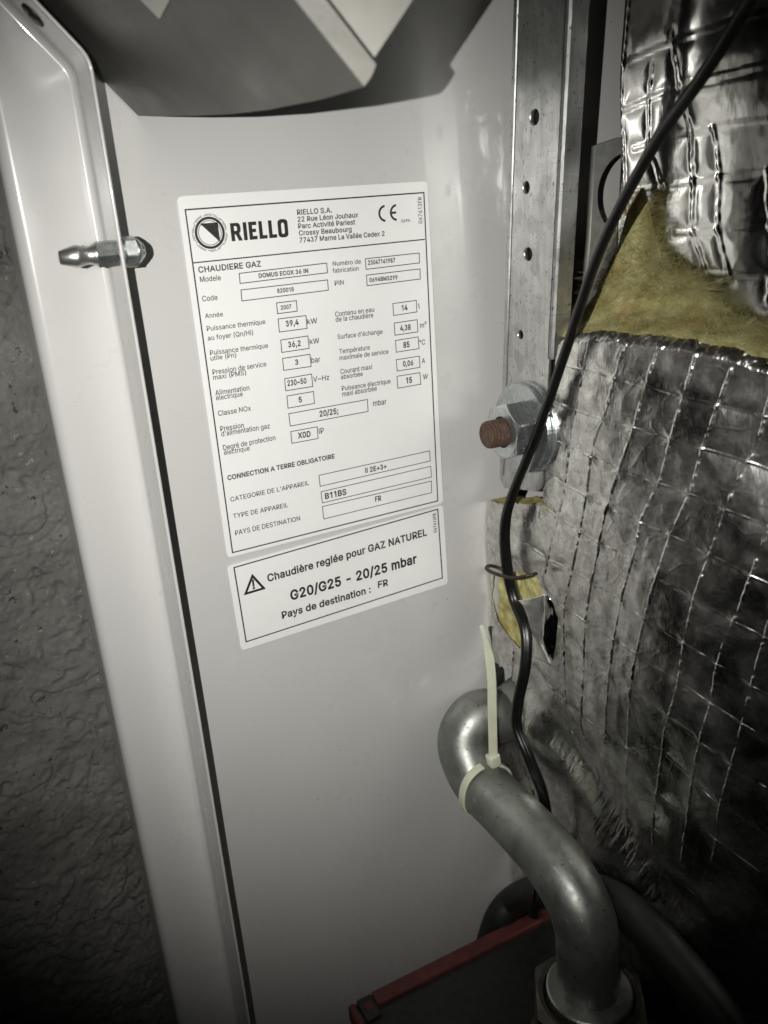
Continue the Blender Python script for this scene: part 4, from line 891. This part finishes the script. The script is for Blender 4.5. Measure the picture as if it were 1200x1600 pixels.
# ------------------------------------------------------------------ galvanised angle rail
XR = 0.0890
def rail():
    root = thing('steel_angle_rail', (XR, -0.025, -0.062), 'scratched galvanised steel angle with punched holes, upright beside the white panel', 'rail')
    k = -0.0705
    yl = lambda z: -0.0083 + (z + 0.0621) * k
    yn_ = lambda z: -0.0411 + (z + 0.0527) * -0.068
    zt = 0.34
    outline = []
    b0, b1 = -0.0615, -0.0545
    outline += [(yl(b0 + .004), b0 + .004), (yl(b0) - .004, b0)]
    for t in np.linspace(0, 1, 6):
        p0, p1, p2 = np.array([yn_(b1) + .004, b1 - .0015]), np.array([yn_(b1), b1]), np.array([yn_(b1 + .004), b1 + .004])
        outline.append(tuple((1 - t) ** 2 * p0 + 2 * t * (1 - t) * p1 + t * t * p2))
    outline += [(yn_(zt), zt), (yl(zt), zt)]
    loops = [outline]
    for (px, py, ry, rz) in ((835, 183, .0031, .0030), (822, 293, .0025, .0025), (825, 397, .0029, .0028), (813, 523, .0022, .0021)):
        c = UX(px, py, XR)[1:]; loops.append([(c[0] + ry * math.cos(t), c[1] + rz * math.sin(t)) for t in np.linspace(0, 2 * math.pi, 24, endpoint=False)])
    pm = curve_plate(loops, 0.0022, lambda a, b, t: (XR + 0.0011 + t, a, b), 'face')
    link('punched_face', pm, MG, root)
    V = []; F = []
    zz = np.linspace(0.004, zt, 12)
    prof = [(0.0, 0.0), (0.0004, -0.0010), (0.0014, -0.0016), (0.0088, -0.0016), (0.0088, 0.0006), (0.0, 0.0006)]
    for z in zz:
        for (dx, dy) in prof: V.append((XR + dx, yn_(z) + dy - 0.0001, z))
    m = len(prof)
    for i in range(len(zz) - 1):
        for q in range(m): F.append((i * m + q, i * m + (q + 1) % m, (i + 1) * m + (q + 1) % m, (i + 1) * m + q))
    link('folded_flange', fix_normals(mesh('fl', V, F)), MG, root)
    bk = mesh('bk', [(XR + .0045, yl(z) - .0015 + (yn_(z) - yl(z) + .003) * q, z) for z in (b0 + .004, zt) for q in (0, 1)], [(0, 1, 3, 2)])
    link('shade_strip', bk, MBOX, root)  # added dark strip; stands in for the shade seen through the punched holes
    # bead along the panel-side edge
    V = []; F = []
    zz = np.linspace(b0 + .006, zt, 30)
    prof = [(-0.0002, -0.0034), (-0.0006, -0.003), (-0.0003, -0.0004), (0.0006, 0.0006), (0.0022, 0.0006)]
    for z in zz:
        for (dx, dy) in prof: V.append((XR + dx, yl(z) + dy, z))
    m = len(prof)
    for i in range(len(zz) - 1):
        for q in range(m - 1): F.append((i * m + q, i * m + q + 1, (i + 1) * m + q + 1, (i + 1) * m + q))
    link('edge_fold', fix_normals(mesh('ef', V, F)), MG, root)
    return root
rail()

# plate with the round holes, behind the rail
def bracket():
    Yk = -0.020
    root = thing('slotted_bracket', tuple(UY(955, 470, Yk)), 'galvanised bracket plate with large round holes, in the gap behind the steel angle', 'bracket')
    k = lambda x, y: tuple(UY(700 + x / 2.4, y / 2.4, Yk)[[0, 2]])
    lp = [k(545, 548), k(640, 515), k(760, 520), k(760, 1180), k(500, 1180), k(525, 900)]
    def circle(x, y, rad): 
        c = k(x, y); return [(c[0] + rad * math.cos(t), c[1] + rad * math.sin(t)) for t in np.linspace(0, 2 * math.pi, 48, endpoint=False)]
    rr = abs(k(665, 725)[0] - k(552, 725)[0])
    me = curve_plate([lp, circle(665, 725, rr), circle(690, 1040, rr)], 0.003, lambda a, b, t: (a, Yk + t, b), 'br')
    link('plate', me, MG2, root)
bracket()

# ------------------------------------------------------------------ big bolt with nut and washers
BY, BZ = -0.0314, -0.0277
bolt = thing('rusty_bolt', (XR, BY, BZ), 'rusty threaded bolt with hex nut and wide washers at the foot of the steel angle', 'bolt')
ax = (-1, 0, 0.012)
def disc(t0, t1, r, off=(0, 0)):
    c = (XR, BY + off[0], BZ + off[1]); b = 0.0004
    return lathe([(t0, r - b), (t0 + b, r), (t1 - b, r), (t1, r - b)], c, ax, 72)
link('washer', disc(0.0002, 0.0022, 0.0200, (-0.0022, 0.0006)), MZ, bolt)
link('washer', disc(0.0023, 0.0045, 0.0198), MZ, bolt)
link('hex_nut', hexprism((XR, BY, BZ), ax, 0.0046, 0.0142, 0.0225, rot=0.12, hole=0.0064), MZ, bolt)
prof = [(0.004, 0.0056)]
t = 0.0105
while t < 0.0205: prof += [(t, 0.0060), (t + .00045, 0.0060), (t + .0009, 0.0053), (t + .0012, 0.0053)]; t += 0.0016
prof += [(t, 0.0057), (t + .0006, 0.0050), (t + .0007, 0.001)]
link('threaded_end', lathe(prof, (XR, BY, BZ), ax, 48), MRUST, bolt)

# ------------------------------------------------------------------ grey bent pipe, cable tie and union
R_P = 0.0136
pipe = thing('bent_steel_pipe', (0.06, -0.116, -0.275), 'grey steel pipe with two tight bends, coming out from behind the foil', 'pipe')
pts = [(0.125, -0.0175, -0.1765), (0.100, -0.0175, -0.1775), UY(790, 1117, -0.0172), UY(750, 1119, -0.0158), UY(728, 1145, -0.0165), UY(728, 1178, -0.021), UX(751, 1224, 0.059), UX(797, 1271, 0.0600), UX(851, 1328, 0.0602), UX(890, 1384, 0.0602), UX(914, 1440, 0.0602), UX(919, 1500, 0.0602), UX(918, 1560, 0.0602), (0.0598, -0.1155, -0.31)]
pp = catmull(pts, 12)
for _ in range(6): pp[1:-1] = pp[1:-1] * 0.5 + (pp[:-2] + pp[2:]) * 0.25
link('tube', tube(pp, circ(R_P, 48)), MPIPE, pipe, smooth=True)
un = thing('pipe_union', (0.06, -0.116, -0.34), 'dark hex union nut with a bright rim where the grey pipe ends', 'pipe fitting')
oc = Vector((0.0598, -0.1155, -0.2575)); dn = (0, 0, -1)
link('collar', lathe([(0.0, R_P + .0002), (0.0, 0.0178), (0.0006, 0.0186), (0.003, 0.0186), (0.003, R_P + .0002)], oc, dn, 64), MRING, un, smooth=False)
link('union_nut', hexprism(oc, (0, 0, 1), -0.032, -0.0035, 0.046, rot=0.2, hole=0.0185), MBRASS, un)
link('lower_body', lathe([(0.034, 0.02), (0.034, 0.026), (0.05, 0.026), (0.052, 0.021), (0.12, 0.021)], oc, dn, 48), MBRASS, un, smooth=False)

tie = thing('cable_tie', (0.060, -0.036, -0.187), 'off white nylon cable tie looped round the grey pipe with its tail sticking up', 'cable tie')
i0 = int(np.argmin(np.abs(pp[:, 1] + 0.036) + (pp[:, 2] + 0.2045 > 0.02) * 1)); c0 = pp[i0]; T0 = pp[i0 + 1] - pp[i0 - 1]; T0 /= np.linalg.norm(T0)
T0 = T0 + np.array([0.0, 0, 0.12]); T0 /= np.linalg.norm(T0)
uz = np.array([0, 0, 1.]) - T0 * T0[2]; uz /= np.linalg.norm(uz); ux = np.cross(T0, uz)
rp = [(0.0021 * a, 0.0006 * b) for a, b in ((-1, -1), (1, -1), (1, 1), (-1, 1))]
loop = [c0 + (R_P + 0.0009 + 0.0007 * math.sin(3 * th)) * (uz * math.cos(th) + ux * math.sin(th)) for th in np.linspace(0.12, 2 * math.pi - 0.12, 60)]
link('strap', bevelled(tube(np.array(loop), rp, ref=lambda i: T0), 0.0003, 1), MNY, tie)
head = UX(768, 1168, 0.0605 + 0.0005)
def _px(P):
    q = P - CAM; x = q[0] * _r + q[1] * _n - q[2] * _d; return 600 + F_PX * x[0] / x[2], 800 + F_PX * x[1] / x[2]
ang = min(np.linspace(-1.2, 1.2, 121), key=lambda t: math.hypot(*(np.array(_px(c0 + (uz * math.cos(t) + ux * math.sin(t)) * (R_P + 0.0026))) - (768, 1170))))
hd0 = c0 + (uz * math.cos(ang) + ux * math.sin(ang)) * (R_P + 0.0026); print('tie', ang, _px(hd0))
tail_y = hd0[1]
hb = box_mesh((0, 0, 0), (0.0062, 0.0052, 0.0072)); bevelled(hb, 0.0010, 3)
hb.transform(Matrix.Translation(Vector(hd0)) @ Matrix.Rotation(math.radians(-8), 4, 'Y'))
link('head', hb, MNY, tie, smooth=True)
tp = catmull([hd0 + [0, 0, -0.001], UY(769, 1110, tail_y), UY(768, 1060, tail_y + .001), UY(763, 1020, tail_y + .002), UY(752, 977, tail_y + .003)], 10)
nt = len(tp)
link('tail', bevelled(tube(tp, [(0.0022 * a, 0.00055 * b) for a, b in ((-1, -1), (1, -1), (1, 1), (-1, 1))], ref=lambda i: (1, -0.25, 0), scale=np.linspace(1, 1, nt) * np.clip((nt - np.arange(nt)) / 12, 0.45, 1)), 0.0003, 1), MNY, tie)
sp_ = catmull([hd0 + np.array([0.001, 0.001, -0.003]), hd0 + np.array([0.003, 0.002, -0.008]), hd0 + np.array([0.005, 0.003, -0.013])], 6)
link('tail_root', tube(sp_, [(0.0019 * a, 0.0005 * b) for a, b in ((-1, -1), (1, -1), (1, 1), (-1, 1))], ref=lambda i: (0.9, -0.4, 0)), MNY, tie)

# ------------------------------------------------------------------ black twin cable
cx = [(1215, -60, .066), (1172, 0, .068), (1100, 115, .071), (1020, 230, .075), (940, 385, .079), (885, 545, .082), (842, 670, .0815), (800, 775, .080), (789, 825, .0805), (792, 885, .0815), (803, 935, .083), (821, 985, .0805), (821, 1040, .077), (810, 1095, .0738), (808, 1135, .0728), (827, 1185, .0735), (848, 1240, .0765), (855, 1300, .081), (845, 1370, .085), (832, 1430, .088)]
cp = catmull([UX(*p) for p in cx], 14)
a = 0.00185
prof = []
for k in range(14): t = math.radians(-62 + 304 * 0 + (360 - 56) * k / 13 + 28 + 62 - 180 + 0); prof.append((0.0008 + a * math.cos(math.radians(-112 + 224 * k / 13)), a * math.sin(math.radians(-112 + 224 * k / 13))))
prof += [(-x, -y) for (x, y) in prof]
tw = lambda i: (0.55, 0.75 * math.cos(i * 0.012 + 0.25), 0.25 * math.sin(i * 0.02))
cb = link('black_cable', tube(cp, prof, ref=tw), MCABLE, smooth=True)
cb['label'] = 'black twin core cable hanging from the top right across the foil to the pipe'; cb['category'] = 'cable'

wire = [UX(838, 896, .0850), UX(826, 899, .0790), UX(806, 903, .0760), UX(786, 900, .0750), UX(768, 894, .0755), UX(760, 888, .0780), UX(765, 884, .0800), UX(776, 886, .0835), UX(786, 892, .0855), UX(790, 905, .0875)]
wo = link('wire_hook', tube(catmull(wire, 10), circ(0.00085, 14)), MWIRE, smooth=True)
wo['label'] = 'bent brown wire hook holding the black cable at the tear in the foil'; wo['category'] = 'hook'

hx = [UY(752, 1530, -.010), UY(768, 1470, -.010), UY(782, 1432, -.011), UY(806, 1406, -.014), UX(842, 1392, .0945), UX(900, 1388, .089), UX(950, 1402, .085), UX(1000, 1440, .083), UX(1060, 1506, .083), UX(1120, 1580, .083), UX(1190, 1680, .083)]
ho = link('black_hose', tube(catmull(hx, 12), circ(0.0086, 28)), MHOSE, smooth=True)
ho['label'] = 'thick black rubber hose arching behind the grey pipe and the red edged case'; ho['category'] = 'hose'

# ------------------------------------------------------------------ dark case with red edge at the bottom
case = thing('instrument_case', (0.03, -0.05, -0.40), 'dark plastic case with a red top edge, lying at the bottom below the pipe', 'case')
xa, xb, zt, yr = -0.016, 0.122, -0.3265, -0.0215
body = box_mesh(((xa + xb) / 2, (yr - 0.085) / 2, zt - 0.045), (xb - xa, -(yr + 0.085) * -1 if False else abs(-0.085 - yr), 0.09)); bevelled(body, 0.0025, 3)
link('case_body', body, MBOX, case)
tr = box_mesh(((xa + 0.012 + xb - 0.012) / 2, yr - 0.0010, zt - 0.0015), (xb - xa - 0.024, 0.0088, 0.0085)); bevelled(tr, 0.0012, 2)
link('red_trim', tr, MRED, case)
la = box_mesh((xa + 0.0075, yr - 0.004, zt + 0.0002), (0.0085, 0.014, 0.0042)); bevelled(la, 0.0008, 2)
lo = link('latch', la, MBOX, case)
rb_ = box_mesh((xa + 0.0078, yr - 0.0035, zt + 0.0018), (0.0042, 0.0050, 0.0020)); bevelled(rb_, 0.0004, 1); link('latch_button', rb_, MRED, lo)
rc = box_mesh((xa + 0.0005, yr - 0.004, zt - 0.004), (0.0046, 0.015, 0.011)); bevelled(rc, 0.0018, 3); link('red_corner', rc, MRED, case)
